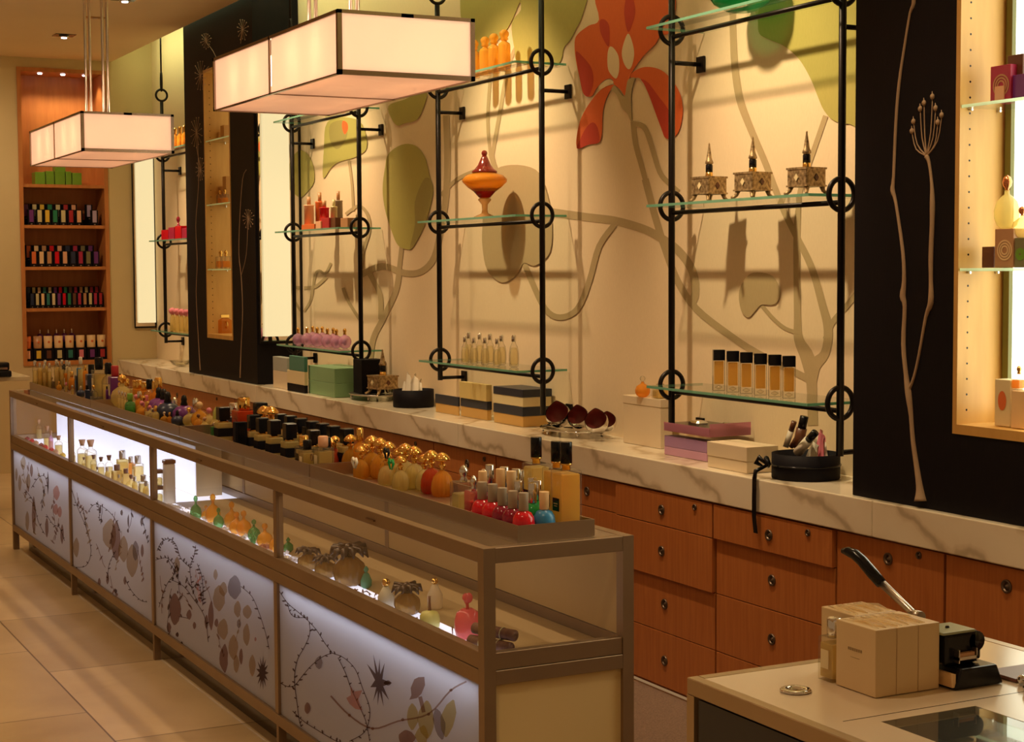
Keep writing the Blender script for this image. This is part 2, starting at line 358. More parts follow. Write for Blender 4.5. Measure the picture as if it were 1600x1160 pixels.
# the orange flower
shape([(915, -70), (913, 118), (850, 155), (785, 205), (765, 255), (772, 360), (795, 470), (815, 560), (848, 584), (875, 575), (900, 530), (950, 482), (990, 478), (1003, 510), (1040, 540), (1070, 578), (1085, 520), (1110, 440), (1180, 340), (1250, 270), (1285, 215), (1345, 180), (1345, -70)], 'orange', **Z2)
shape([(1002, 512), (940, 530), (880, 590), (820, 680), (790, 760), (775, 850), (780, 895), (800, 897), (850, 875), (912, 862), (930, 800), (935, 680), (955, 600), (985, 540)], 'orange', **Z2)
shape([(1108, 445), (1160, 412), (1220, 405), (1290, 425), (1350, 480), (1400, 560), (1418, 650), (1410, 740), (1385, 810), (1340, 838), (1310, 830), (1290, 780), (1260, 700), (1220, 590), (1180, 500), (1150, 470), (1110, 478)], 'orange', **Z2)
shape([(777, 893), (800, 896), (850, 874), (911, 860), (910, 790), (890, 748), (865, 743), (830, 780), (795, 850)], 'red', **Z2)
shape([(1165, 478), (1210, 500), (1270, 580), (1335, 670), (1350, 760), (1340, 836), (1310, 828), (1290, 780), (1260, 700), (1220, 590), (1185, 510)], 'red', **Z2)
shape([(917, 125), (945, 118), (970, 145), (977, 200), (972, 280), (945, 250), (920, 190)], 'red', **Z2)
shape([(775, 310), (830, 360), (870, 420), (878, 500), (850, 582), (817, 560), (797, 470), (780, 380)], 'red', **Z2)
shape([(1085, -40), (1115, -20), (1132, 60), (1120, 130), (1090, 195), (1070, 130), (1065, 50)], 'red', **Z2)
shape([(975, 285), (1000, 290), (1030, 340), (1034, 420), (1020, 472), (998, 465), (968, 420), (963, 340)], 'cream', **Z2)
shape([(1090, 203), (1115, 260), (1125, 330), (1110, 400), (1088, 418), (1062, 380), (1050, 320), (1065, 250)], 'cream', **Z2)
shape([(912, 520), (950, 486), (985, 482), (1000, 500), (960, 520), (920, 540)], 'cream', **Z2)
shape([(985, 545), (1005, 515), (1030, 545), (1065, 583), (1078, 520), (1090, 480), (1130, 470), (1115, 520), (1105, 600), (1110, 740), (1085, 690), (1050, 650), (1030, 600), (1010, 560)], 'taupe', **Z2)
mo = mu.build('wall_mural', MUM)
tag(mo, 'flower and leaf mural in orange and olive painted on the cream wallpaper', 'mural')

# ------------------------------------------------------------------ counter along the wall
YP0, YP1 = 10.142, 11.709       # far dark column
YR = 4.150                      # right dark column's left edge
MT = .116
ct = thing('marble_worktop', 'long cream marble worktop with grey veins running along the mural wall', 'worktop', (XC, 7, ZC))
seams = [-1.0, 1.1, 4.02, 7.06, 10.1, 13.745]
for a, b in zip(seams[:-1], seams[1:]):
    bevel(MB().box(0, XW-XC-.001, a-7+.0012, b-7-.0012, -MT, 0).build('marble_slab', M_marble, ct), .004)

XK = 3.368
ZD = [.030, .244, .457, .660, .788]
M_knob = mat('aged_nickel', (.16, .12, .09), .35, .85)
def knob(mb, y, z, r=.020, x=XK):
    mtx = Matrix.Translation((x, y, z))@Matrix.Rotation(-PI/2, 4, 'Y')
    mb.lathe([(r*.62, -.004), (r, -.004), (r, .003), (r*.86, .005), (r*.62, .001), (r*.60, -.004)], seg=20, mtx=mtx)
    mb.lathe([(r*.6, -.003), (r*.6, -.001), (r*.22, .0005), (r*.15, .004), (1e-5, .004)], seg=16, mtx=mtx)
def cabinet(y0, y1, label, kind, ky=None, ly=None):
    c = thing('cabinet_unit', label, 'cabinet', (XK, (y0+y1)/2, 0), 0, 'cherry cabinet units under the marble worktop')
    cx, cy = XK, (y0+y1)/2
    MB().box(.022, .30, y0-cy+.001, y1-cy-.001, .03, .786).build('body', M_cherry, c)
    MB().box(.035, .30, y0-cy+.001, y1-cy-.001, .009, .03).build('plinth', M_cherry, c)
    ky = (y0+y1)/2 if ky is None else ky
    if kind == 'door':
        d = bevel(MB().box(0, .0215, y0-cy+.003, y1-cy-.003, .032, .786).build('door', M_cherry, c), .0015)
        k = MB(); knob(k, ky-cy, .732, x=-.001); k.build('knob', M_knob, d)
        k = MB(); knob(k, ly-cy, .765, .012, x=-.001); k.build('lock', M_knob, d)
        return
    prot = {'low': (0, 0, -.0, -.014), 'two': (0, 0, -.014, -.014), 'flat': (0, 0, 0, 0)}[kind]
    for i in range(4):
        x0 = prot[i]
        d = bevel(MB().box(x0, .0215, y0-cy+.002, y1-cy-.002, ZD[i]+.002, ZD[i+1]-.001).build('drawer', M_cherry, c), .0015)
        k = MB(); kz = (.135, .356, .563, .722)[i]; knob(k, ky-cy, kz, x=x0-.001); k.build('knob', M_knob, d)
        if i == 3: k = MB(); knob(k, ly-cy, .761, .012, x=x0-.001); k.build('lock', M_knob, d)
cabinet(2.50, 3.705, 'cherry door cabinet at the right edge of the photo behind the desk', 'door', 3.452, 3.0)
cabinet(3.710, 4.218, 'narrow cherry door cabinet behind the black lever machine', 'door', 3.962, 3.821)
cabinet(4.222, 4.908, 'cherry drawer cabinet under the hanging black ribbon', 'low', 4.567, 4.349)
cabinet(4.914, 5.60, 'cherry drawer cabinet just right of the display case corner', 'two', 5.254, 5.026)
cabinet(5.604, 6.688, 'cherry drawer cabinet behind the three tall black capped bottles', 'flat', 5.849, 6.3)
cabinet(6.694, 7.38, 'cherry drawer cabinet behind the row of gold mushroom caps', 'flat', 6.995, 6.808)
cabinet(7.384, 8.955, 'cherry cabinet unit behind the black capped square bottles', 'flat', 8.2, 7.6)
cabinet(8.963, 10.6, 'cherry cabinet unit below the far dark column', 'flat', 9.7, 9.2)
cabinet(10.604, 13.7, 'farthest cherry cabinet unit against the back wall', 'flat', 12, 11)

# ------------------------------------------------------------------ dark columns with display recesses
def branch(mb, P, X, w=None, dz=.004):
    """raised vine traced on the column face"""
    P = smooth_open(P, 3); pts = [at(p[0], p[1], x=X) for p in P]
    mb.tube(pts, [max(.0006, (p[2] if len(p) > 2 else w)*.5*mpp(q)*.95) for p, q in zip(P, pts)], 7)
XP = 3.378; CT = 3.80
def column(y0, y1, ry0, ry1, rz0, rz1, label, depth=.27):
    """y0..y1 the column, ry/rz its recess"""
    c = thing('display_column', label, 'display column', (XP, (y0+y1)/2, ZC)); cy = (y0+y1)/2
    m = MB(); D = XW-XP-.004; Z = -ZC
    m.box(0, D, y0-cy, ry0-cy, .001, CT+Z); m.box(0, D, ry1-cy, y1-cy, .001, CT+Z)
    m.box(0, D, ry0-cy, ry1-cy, .001, rz0+Z); m.box(0, D, ry0-cy, ry1-cy, rz1+Z, CT+Z); m.box(depth+.012, D, ry0-cy, ry1-cy, rz0+Z, rz1+Z)
    m.build('panel', M_dark, c)
    t = .018; a, b, e, f = ry0-cy, ry1-cy, rz0+Z, rz1+Z; m = MB()
    m.box(-.003, depth, a, a+t, e, f); m.box(-.003, depth, b-t, b, e, f); m.box(-.003, depth, a+t, b-t, e, e+t*1.6); m.box(-.003, depth, a+t, b-t, f-t, f)
    li = m.build('recess_liner', M_maple, c)
    m = MB()
    for k in range(int((rz1-rz0-.1)/.046)):
        z = e+.07+k*.046
        for xx in (.035, .205):
            m.lathe([(.0032, 0), (.0032, .0006)], seg=8, mtx=Matrix.Translation((xx, b-t, z))@Matrix.Rotation(PI/2, 4, 'X'))
    m.build('pin_holes', M_black, li)
    return c, cy
RR0 = 3.652
colR, cyR = column(2.2, YR, 2.5, 3.690, 1.150, 3.10, 'black display column at right with lit wood recess and tall dried branch')
MB().box(.182, .188, 2.53-cyR, RR0-cyR, 1.21-ZC, 3.0-ZC).build('light_panel', M_whiteglow, colR)
MB().box(.166, .181, RR0-cyR-.012, RR0-cyR+.012, 1.2-ZC, 3.05-ZC).build('panel_edge', mat('olive_edge', (.16, .15, .03), .4), colR)
colL, cyL = column(YP0, YP1, 10.640, 11.230, 1.180, 3.05, 'black display column in the far distance with narrow lit recess')
MB().box(.256, .262, 10.66-cyL, 11.21-cyL, 1.21-ZC, 3.0-ZC).build('light_panel', M_glow, colL)
m = MB()
branch(m, [(1427, -25, 5), (1428, 5, 8), (1422, 21, 5), (1414, 69, 5), (1405, 131, 6), (1400, 193, 6), (1396.5, 276, 6), (1395, 297, 9), (1400, 317, 6), (1411, 393, 7), (1413, 439, 8), (1411, 463, 12), (1414, 480, 8), (1412, 538, 9), (1416, 585, 9), (1420, 615, 13), (1424, 650, 9), (1427, 689, 9), (1434, 737, 11), (1438, 765, 15), (1439.5, 783, 25)], XP-.001)
branch(m, [(1421, 608, 6), (1428, 590, 5), (1436, 555, 5), (1447, 495, 6), (1455, 473, 11), (1455, 440, 8), (1455, 400, 9), (1457, 350, 9), (1457.5, 317, 10), (1456, 286, 6), (1452, 255, 6), (1448, 244, 9)], XP-.001)
tips = [(1425, 205), (1427.5, 190), (1438, 170), (1444, 161), (1457, 151), (1462, 169), (1465.5, 191), (1471.5, 180)]
for tx, ty in tips:
    mx = (tx+1448)/2+(tx-1448)*.22; my = (ty+245)/2+8
    branch(m, [(1448, 244, 3), (mx, my, 2.2), (tx, ty+2, 1.8)], XP-.001)
    p = at(tx, ty, x=XP-.002); m.sphere(p, .0075, 8, 6, sz=1.2); m.tube([p, p+Vector((0, .002, .016))], [.003, .001], 6)
def local(o, par): o.parent = par; o.matrix_parent_inverse = Matrix.Translation(-par.location); return o
M_twig = noisy('pale_dried_twig', (.42, .28, .17), (.50, .35, .22), (1, 1, .3), 30, .6)
local(m.build('branch_inlay', M_twig), colR)
m = MB()
a = lambda P: [(180+x/3.413, 280+y/3.413, w) for x, y, w in P]
branch(m, a([(455, 1020, 3.5), (450, 950, 2), (440, 780, 1.5), (432, 600, 1.5), (438, 440, 1.5), (430, 250, 1.3), (440, 100, 1.2), (445, 0, 1.2), (440, -240, 1)]), XP-.001)
branch(m, a([(668, 1060, 3.5), (672, 900, 2), (680, 700, 1.6), (672, 515, 1.8), (660, 400, 1.4), (665, 200, 1.4), (680, 0, 1.3), (700, -50, 1.2)]), XP-.001)
branch(m, a([(672, 515, 1.4), (700, 400, 1.2), (708, 215, 1)]), XP-.001)
def burst(cx, cy, rx, ry, n=14):
    for k in range(n):
        t = 2*PI*k/n+.2; q = .75+.3*random.random(); x, y = cx+rx*math.cos(t)*q, cy+ry*math.sin(t)*q
        branch(m, [(cx, cy, .8), (x, y, .6)], XP-.001); m.sphere(at(x, y, x=XP-.002), .0045, 6, 4)
for b in ((379, 46, 9, 19), (322, 63, 8, 13), (313, 118, 10, 26), (307, 207, 9, 26), (313, 265, 7, 18), (388, 341, 9, 16)): burst(*b)
branch(m, [(322, 66, 1), (333, 80, 1), (341, 98, 1)], XP-.001); branch(m, [(313, 118, 1), (326, 104, 1)], XP-.001); branch(m, [(379, 46, 1), (376, 68, 1)], XP-.001); branch(m, [(307, 210, 1), (308, 235, 1), (313, 260, 1)], XP-.001)
local(m.build('branch_inlay', M_twig), colL)
# glass shelves of the recesses
def recess_shelf(y0, y1, z, label, x0=XP+.002, x1=XP+.162):
    s = thing('glass_shelf', label, 'shelf', ((x0+x1)/2, (y0+y1)/2, z), 0, 'glass shelves in the column recesses')
    hx, hy = (x1-x0)/2, (y1-y0)/2
    MB().box(-hx+.003, hx, -hy, hy, -.009, 0).build('pane', M_shelfglass, s)
    MB().box(-hx, -hx+.003, -hy, hy, -.009, 0).build('polished_edge', glass('lit_shelf_edge', (.80, .98, .72), .85, .1, .5, 0), s)  # edge tint lightened to stand for the light panel shining through
    k = MB()
    for xx in (-hx+.03, hx-.02): k.lathe([(.004, 0), (.004, .012)], c=(0, 0, 0), seg=10, mtx=Matrix.Translation((xx, hy-.001, -.013))@Matrix.Rotation(PI/2, 4, 'X'))
    k.build('shelf_pin', M_chrome, s)
SRZ = (1.640, 2.117); SLZ = (1.62, 2.04, 2.46)
recess_shelf(2.52, 3.671, SRZ[0], 'lower glass shelf in the lit recess of the right column')
recess_shelf(2.52, 3.671, SRZ[1], 'upper glass shelf in the lit recess of the right column')

# mirror frame with glowing strip on the near side of the far column, and one on the back wall
def light_mirror(x0, x1, y, z0, z1, gx0, gx1, label):
    t = thing('mirror_light', label, 'wall light', ((x0+x1)/2, y, z0)); cx = (x0+x1)/2; h = z1-z0
    MB().box(x0-cx, x1-cx, -.012, -.001, 0, h).build('mirror', mat('mirror_glass', (.8, .76, .7), .03, 1), t)
    m = MB(); w = .010
    m.box(x0-cx, x0-cx+w, -.02, -.012, 0, h); m.box(x1-cx-w, x1-cx, -.02, -.012, 0, h); m.box(x0-cx+w, x1-cx-w, -.02, -.012, 0, w*1.4); m.box(x0-cx+w, x1-cx-w, -.02, -.012, h-w, h)
    m.build('frame', M_iron, t)
    bevel(MB().box(gx0-cx, gx1-cx, -.045, -.012, .045, h-.04).build('glow_panel', M_glow, t), .004)
light_mirror(3.390, 3.684, YP0, 1.178, 2.95, 3.423, 3.600, 'tall glowing panel in black mirror frame on the near side of the far column')
light_mirror(3.497, 3.685, YF, 1.172, 2.95, 3.530, 3.675, 'tall glowing panel in black mirror frame on the back wall beside the wooden niche')

# ------------------------------------------------------------------ iron shelf racks
XPOST = 3.545; SZ = (1.185, 1.895, 2.585); PR = .0135
bays = [(4.425, 5.480, 'between the orange flower and the right dark column'), (6.560, 7.680, 'around the amber lidded jar in the middle of the wall'),
        (8.765, 9.890, 'beside the near side of the far dark column'), (11.85, 12.930, 'beyond the far dark column near the back wall')]
names = ['by the right dark column', 'in the middle of the mural', 'left of the middle beside the far column', 'farthest beyond the dark column']
for bi, (ya, yb, desc) in enumerate(bays):
    t = thing('iron_shelf_rack', 'black iron shelf rack '+desc, 'shelf rack', (XPOST, (ya+yb)/2, 0), 0, 'iron shelf racks on the mural wall'); cy = (ya+yb)/2
    zb = .925 if bi in (0, 1) else 1.075
    for y in (ya, yb):
        yy = y-cy; z_lo = {(0, 0): 1.0, (0, 1): 1.0, (1, 0): .98, (1, 1): 1.075}.get((bi, int(y == yb)), 1.075)
        p = MB().tube([(0, yy, z_lo), (0, yy, 3.0)], PR, 10).build('post', M_iron, t)
        m = MB().torus((0, yy, 3.00+.052), .045, .009, 'y'); m.build('hanging_ring', M_iron, t)
        m = MB(); L = [(0, yy+.020*math.sin(k*PI/8), 3.16+.075*-math.cos(k*PI/8)) for k in range(17)]; m.tube(L, .007, 8)
        m.tube([(0, yy, 3.23), (0, yy, 3.86)], .007, 8); m.build('hanger_rod', M_iron, t)
        for z in SZ:
            m = MB(); m.torus((0, yy, z-.003), .054, .0095, 'y', seg=32); m.build('ring', M_iron, t)
        for z in (2.455, z_lo+.012):
            m = MB().tube([(0, yy, z), (XW-XPOST-.012, yy, z)], .009, 8)
            m.build('wall_arm', M_iron, t)
            bevel(MB().box(XW-XPOST-.014, XW-XPOST-.0025, yy-.026, yy+.026, z-.032, z+.032).build('wall_plate', M_iron, t), .002)
    for z in SZ:
        MB().tube([(0, ya-cy, z-.030), (0, yb-cy, z-.030)], .009, 8).build('crossbar', M_iron, t)
    for z, lv in zip(SZ, ('lower', 'middle', 'upper')):
        s = thing('glass_shelf', '%s glass shelf on the iron rack %s' % (lv, names[bi]), 'shelf', (3.547, cy, z), 0, 'glass shelves on the iron racks')
        h = (yb-ya)/2-.018
        MB().box(-.127, .135, -h, h, -.010, 0).build('pane', M_shelfglass, s)
        m = MB(); m.box(-.130, -.127, -h-.002, h+.002, -.010, 0); m.box(-.127, .135, -h-.002, -h, -.010, 0); m.box(-.127, .135, h, h+.002, -.010, 0)
        m.build('polished_edge', M_edgeglass, s)

# ------------------------------------------------------------------ hanging lamps
def pendant(y0, y1, label):
    x0, x1, z0, z1 = 1.775, 2.225, 2.222, 2.412; cx, cy = (x0+x1)/2, (y0+y1)/2
    t = thing('pendant_lamp', label, 'pendant lamp', (cx, cy, z0), 0, 'box pendant lamps over the display case')
    hx, hy, h = (x1-x0)/2, (y1-y0)/2, z1-z0; b = .011
    m = MB()
    for sx in (-1, 1):
        for sy in (-1, 1): m.box(sx*hx, sx*(hx-b*1.3), sy*hy, sy*(hy-b*1.3), 0, h)
        m.box(sx*hx, sx*(hx-b), -hy, hy, h-b, h); m.box(sx*hx, sx*(hx-b), -hy, hy, 0, .004)
        m.box(sx*hx, sx*(hx-.005), -.005, .005, 0, h)
    for sy in (-1, 1): m.box(-hx, hx, sy*hy, sy*(hy-b), h-b, h); m.box(-hx, hx, sy*hy, sy*(hy-b), 0, b*1.3)
    m.box(-hx, hx, -.003, .003, 0, .004); m.box(-.02, .02, -hy, hy, h-b, h)
    m.build('frame', M_satin2, t)
    for sx in (-1, 1):
        for sy in (-1, 1): MB().box(sx*(hx-.006), sx*(hx-.010), sy*.008, sy*(hy-.013), .007, h-.010).build('side_shade', M_shade, t)
    for sy in (-1, 1): MB().box(-hx+.013, hx-.013, sy*(hy-.004), sy*(hy-.008), .014, h-.010).build('end_shade', M_shade, t)
    MB().box(-hx+.008, hx-.008, -hy+.010, hy-.010, .004, .008).build('bottom_glass', M_bottom, t)
    r = MB()
    for yy in (-.19, .19):
        for xx in (-.012, .012): r.tube([(xx, yy, h), (xx, yy, CEIL-z0)], .007, 8)
    r.build('hanging_rod', M_satin, t)
    bu = MB()
    for yy in (-.42, -.2, .18, .40):
        bu.tube([(-.155, yy, .05), (-.155, yy, .15)], .012, 10); bu.tube([(.155, yy, .05), (.155, yy, .15)], .012, 10)
        for xx in (-.155, .155): lamp('POINT', (cx+xx, cy+yy, z0+.10), 1.5, (1, .74, .50), shadow_soft_size=.02)
    bu.build('bulb', mat('bulb', (1, .9, .8), .4, emis=(1, .78, .5), es=14), t)
M_satin2 = mat('bronzed_nickel', (.34, .25, .19), .2, 1)
M_bottom = translucent('frosted_bottom_glass', (.80, .62, .48), .5, .20, (1.0, .62, .40))
pendant(4.545, 5.785, 'large glowing box pendant lamp hanging nearest over the display case')
pendant(7.900, 9.150, 'smaller looking glowing box pendant lamp hanging in the distance at left')

# recessed ceiling spots that the photo shows
def downlight(px, py, label):
    p = at(px, py, z=CEIL); t = thing('recessed_spot', label, 'ceiling light', (p.x, p.y, CEIL), 0, 'square recessed ceiling spots')
    m = MB(); h = .075; m.box(-h, h, -h, h, -.004, -.0005); m.build('housing', M_black, t)
    m = MB(); m.lathe([(.036, -.020), (.036, -.004)], seg=20); m.build('lamp_rim', M_chrome, t)
    MB().lathe([(.020, -.024), (.020, -.0205)], seg=16).build('bulb', mat('spot_bulb', (1, 1, 1), .4, emis=(1, .85, .9), es=12), t)
downlight(100, 55, 'square black recessed ceiling spot above the wooden niche')
downlight(195, -2, 'square black recessed ceiling spot cut by the top edge of the photo')
t = thing('ceiling_vent', 'small dull brass ceiling fitting between the two lamp rods', 'ceiling fitting', at(148, 27, z=CEIL))
MB().box(-.07, .07, -.03, .03, -.006, -.0005).build('plate', mat('brass_fitting', (.5, .3, .12), .35, .8), t)
MB().lathe([(.02, -.010), (.02, -.006)], seg=14).build('lens', M_satin, t)
#@@PART2
# ------------------------------------------------------------------ back wall niche with wooden shelves
t = thing('wall_niche', 'tall orange wood shelving niche built into the back wall', 'shelving', ((NX0+NX1)/2, YF, NZ0)); nx, hw = (NX0+NX1)/2, (NX1-NX0)/2
m = MB(); w = .032; H_ = NZ1-NZ0; D_ = .32
m.box(-hw, -hw+w, -.012, D_, 0, H_); m.box(hw-w, hw, -.012, D_, 0, H_); m.box(-hw+w, hw-w, -.012, D_, H_-w, H_); m.box(-hw+w, hw-w, -.012, D_, 0, .035)
m.build('frame', M_niche, t); MB().box(-hw+w, hw-w, D_-.01, D_, .03, H_-w).build('back_board', M_niche, t)
NS = [.915, 1.352, 1.694, 2.037, 2.372]
for z in NS[1:]: MB().box(-hw+w, hw-w, 0, D_-.01, z-NZ0-.026, z-NZ0).build('shelf', M_niche, t)
for px in (62, 98, 132):
    p = at(px, 111, y=YF+.10); k = MB(); k.lathe([(.016, -.008), (.020, 0)], c=(p.x-nx, .10, H_-w), seg=14); k.build('puck_light', mat('spot_bulb'), t)
    lamp('SPOT', (p.x, YF+.10, NZ1-w-.02), 6.5, WARM, (p.x, YF+.16, 0), spot_size=math.radians(120), spot_blend=.6, shadow_soft_size=.02)

ORD = ['first', 'second', 'third', 'fourth', 'fifth', 'sixth', 'seventh', 'eighth', 'ninth', 'tenth', 'eleventh', 'twelfth', 'thirteenth', 'fourteenth', 'fifteenth', 'sixteenth']
TM = {}; REG = []
def T(name, parts):
    """a template, one unit tall: list of (part name, MB, material[, parent part index])"""
    TM[name] = [(q[0], q[1].mesh(name+'_'+q[0], q[2]), q[3] if len(q) > 3 else None) for q in parts]
def inst(tn, oname, loc, sc, label, cat='bottle', group=None, rz=0, cols={}, rot=None):
    r = thing(oname, label, cat, loc, rz, group); r.scale = (sc, sc, sc) if not isinstance(sc, tuple) else sc
    if rot: r.rotation_euler = rot
    os_ = []
    for pn, me, pa in TM[tn]:
        o = bpy.data.objects.new(pn, me); C.objects.link(o); o.parent = os_[pa] if pa is not None else r; os_.append(o)
        if pn in cols: o.material_slots[0].link = 'OBJECT'; o.material_slots[0].material = cols[pn]
    return r
def col(name, c, rough=.3, **k): return mat('paint_'+name, c, rough, **k)
K = dict(black=M_black, white=M_white, cream=M_cream, navy=col('navy', (.02, .03, .07)), purple=col('purple', (.16, .03, .20)), yellow=col('yellow', (.75, .50, .05)), pale=col('pale', (.62, .55, .28)),
         green=col('green', (.02, .22, .10)), red=col('red', (.42, .02, .03)), crimson=col('crimson', (.40, .02, .07)), orange=col('orange', (.70, .16, .04)), peach=col('peach', (.78, .42, .24)), olive=col('olive', (.20, .18, .08)),
         teal=col('teal', (.03, .20, .17)), lilac=col('lilac', (.45, .35, .5)), brown=col('brown', (.13, .045, .02)), pink=col('pink', (.75, .22, .28)), tan=col('tan', (.50, .26, .12)), lime=col('lime', (.16, .34, .03)), sky=col('sky', (.03, .22, .46)),
         scarlet=col('scarlet', (.62, .01, .02), .12), wine=col('wine', (.25, .008, .03), .12), emerald=col('emerald', (.01, .30, .06), .12), taupe=col('taupe', (.33, .26, .18), .5), wax=col('wax', (.80, .55, .28), .5), gold=M_gold, chrome=M_chrome)
# templates
T('shelfbox', [('box', MB().bbox(-.22, .22, -.15, .15, 0, 1, .01), M_matblack), ('label', MB().box(-.13, .13, -.158, -.15, .20, .96), K['pale']), ('seal', MB().box(-.05, .05, -.157, -.15, .05, .10), K['taupe'])])
T('candle', [('box', MB().bbox(-.20, .20, -.18, .18, 0, .50, .01), M_matblack), ('label', MB().box(-.09, .09, -.188, -.18, .10, .42), K['pale']), ('candle_glass', MB().lathe([(.16, .50), (.165, .52), (.175, 1.0)], seg=16), K['wax']), ('wick_spot', MB().lathe([(.05, -.002), (.05, .0)], seg=10, mtx=Matrix.Translation((0, -.178, .76))@Matrix.Rotation(PI/2, 4, 'X')), K['orange'])])
T('capped_square', [('glass', MB().bbox(-.20, .20, -.20, .20, 0, .56, .03), M_pale), ('label', MB().bbox(-.205, .205, -.205, .205, .16, .40, .004), M_matblack), ('collar', MB().lathe([(.13, .56), (.13, .585), (.09, .60), (.09, .64)], seg=14), M_gold), ('cap', MB().bbox(-.155, .155, -.155, .155, .63, 1.0, .02), M_black)])
T('fluted_mushroom', [('glass', MB().lathe([(.20, 0), (.25, .03), (.265, .14), (.255, .30), (.21, .44), (.13, .535), (.07, .565), (.06, .60)], seg=48, flute=.045, nf=16), M_pale),
    ('neck', MB().lathe([(.062, .58), (.075, .60), (.055, .635), (.085, .67), (.10, .70), (.085, .73), (.04, .75), (.04, .80)], seg=16), M_gold),
    ('mushroom_cap', MB().lathe([(.04, .785), (.18, .805), (.20, .835), (.19, .875), (.14, .935), (.07, .985), (1e-5, 1.0)], seg=24), M_gold)])
T('globe_polish', [('glass', MB().lathe([(.19, 0), (.29, .03), (.335, .14), (.34, .32), (.31, .46), (.23, .56), (.12, .60), (.10, .62)], seg=20), K['scarlet']), ('cap', MB().lathe([(.145, .605), (.15, .61), (.15, .99), (.14, 1.0)], seg=18), K['taupe'])])
T('tall_square', [('glass', MB().bbox(-.135, .135, -.135, .135, 0, .70, .012), M_clear), ('perfume', MB().bbox(-.118, .118, -.118, .118, .05, .66, .01), glass('golden_perfume', (1.0, .66, .16), .68, .05, .4)), ('neck', MB().lathe([(.05, .70), (.05, .745), (.068, .75), (.068, .77)], seg=16), M_gold), ('cap', MB().lathe([(.070, .77), (.070, .99), (.066, 1.0)], seg=20), M_black),
    ('label', MB().box(-.142, -.1355, -.075, .075, .26, .40), M_black), ('label_text', MB().box(-.144, -.142, -.045, .045, .335, .345).box(-.144, -.142, -.035, .035, .31, .318), K['tan'], 4)])
T('clear_square', [('glass', MB().bbox(-.24, .24, -.24, .24, 0, .66, .03), M_clear), ('perfume', MB().bbox(-.20, .20, -.20, .20, .08, .42, .02), M_pale), ('stopper', MB().lathe([(.07, .66), (.09, .70), (.06, .75), (.10, .82), (.10, .90), (.06, .97), (1e-5, 1)], seg=16), M_chrome)])
T('tiered', [('glass', MB().lathe([(.18, 0), (.21, .03), (.21, .50), (.17, .60), (.08, .66), (.07, .72)], seg=18), M_clear), ('perfume', MB().lathe([(.17, .03), (.18, .05), (.18, .44)], seg=16), M_pale), ('cap', MB().lathe([(.10, .70), (.11, .72), (.11, .95), (.08, 1.0)], seg=16), M_gold)])
T('round_flask', [('glass', MB().lathe([(.16, 0), (.28, .06), (.36, .20), (.37, .34), (.30, .50), (.16, .60), (.08, .64), (.07, .72)], seg=20), M_clear), ('stopper', MB().lathe([(.06, .70), (.05, .74), (.12, .80), (.14, .88), (.10, .96), (1e-5, 1)], seg=16), M_gold)])
T('cork_bottle', [('glass', MB().lathe([(.17, 0), (.19, .02), (.19, .62), (.15, .68), (.07, .72), (.07, .80), (.09, .81)], seg=20), M_clear), ('perfume', MB().lathe([(.16, .03), (.165, .05), (.165, .50)], seg=16), M_pale), ('cork', MB().lathe([(.065, .78), (.12, .98), (.12, 1)], seg=16), K['tan'])])
T('square_vial', [('glass', MB().bbox(-.19, .19, -.19, .19, 0, .70, .02), M_clear), ('perfume', MB().bbox(-.16, .16, -.16, .16, .05, .60, .01), M_pale), ('cap', MB().lathe([(.10, .70), (.12, .74), (.12, .98), (.10, 1)], seg=16), M_chrome), ('label', MB().box(-.196, -.19, -.10, .10, .20, .50), K['cream'])])
T('tube_bottle', [('glass', MB().lathe([(.095, 0), (.105, .02), (.105, .72), (.09, .78), (.045, .82)], seg=14), M_clear), ('perfume', MB().lathe([(.085, .04), (.09, .05), (.09, .66)], seg=12), M_pale), ('cap', MB().lathe([(.05, .80), (.06, .82), (.06, .98), (.05, 1)], seg=12), M_chrome)])
T('oval_bottle', [('glass', MB().lathe([(.10, 0), (.15, .03), (.17, .20), (.165, .42), (.13, .62), (.07, .74), (.06, .80)], seg=20), M_clear), ('perfume', MB().lathe([(.10, .05), (.13, .10), (.14, .25), (.13, .45), (.09, .6)], seg=14), M_pale), ('cap', MB().lathe([(.065, .79), (.075, .80), (.075, .96), (.05, 1)], seg=14), M_chrome)])
T('black_top_flask', [('glass', MB().bbox(-.17, .17, -.10, .10, 0, .74, .01), M_clear), ('perfume', MB().bbox(-.125, .125, -.080, .080, .16, .72, .008), glass('amber_perfume', (1.0, .68, .15), .66, .05, .4)), ('glass_foot', MB().lathe([(.02, .03), (.10, .07), (.10, .09), (.02, .13)], seg=12), M_clear, 0), ('cap', MB().bbox(-.165, .165, -.11, .11, .74, 1, .008), M_black)])
T('tall_amber', [('glass', MB().lathe([(.15, 0), (.17, .02), (.17, .60), (.15, .66), (.08, .70), (.07, .74)], seg=24, flute=.03, nf=8), M_amber), ('stopper', MB().lathe([(.07, .73), (.12, .76), (.09, .80), (.13, .86), (.13, .92), (.08, .98), (1e-5, 1)], seg=16), M_amber)])
T('lilac_egg', [('glass', MB().lathe([(.12, 0), (.26, .05), (.36, .18), (.40, .32), (.37, .46), (.26, .58), (.12, .64), (.09, .68)], seg=22, sy=.7), M_purple), ('core', MB().sphere((0, 0, .30), .15, 12, 8, sy=.5), K['lilac']), ('stopper', MB().lathe([(.08, .67), (.10, .70), (.07, .78), (.11, .84), (.10, .94), (1e-5, 1)], seg=12), M_gold)])
T('pink_flower_bottle', [('glass', MB().lathe([(.13, 0), (.15, .03), (.14, .40), (.12, .60), (.07, .70)], seg=14), M_pale), ('flower_cap', MB().lathe([(.05, .68), (.16, .78), (.19, .88), (.12, .96), (1e-5, 1)], seg=20, flute=.15, nf=5), K['pink'])])
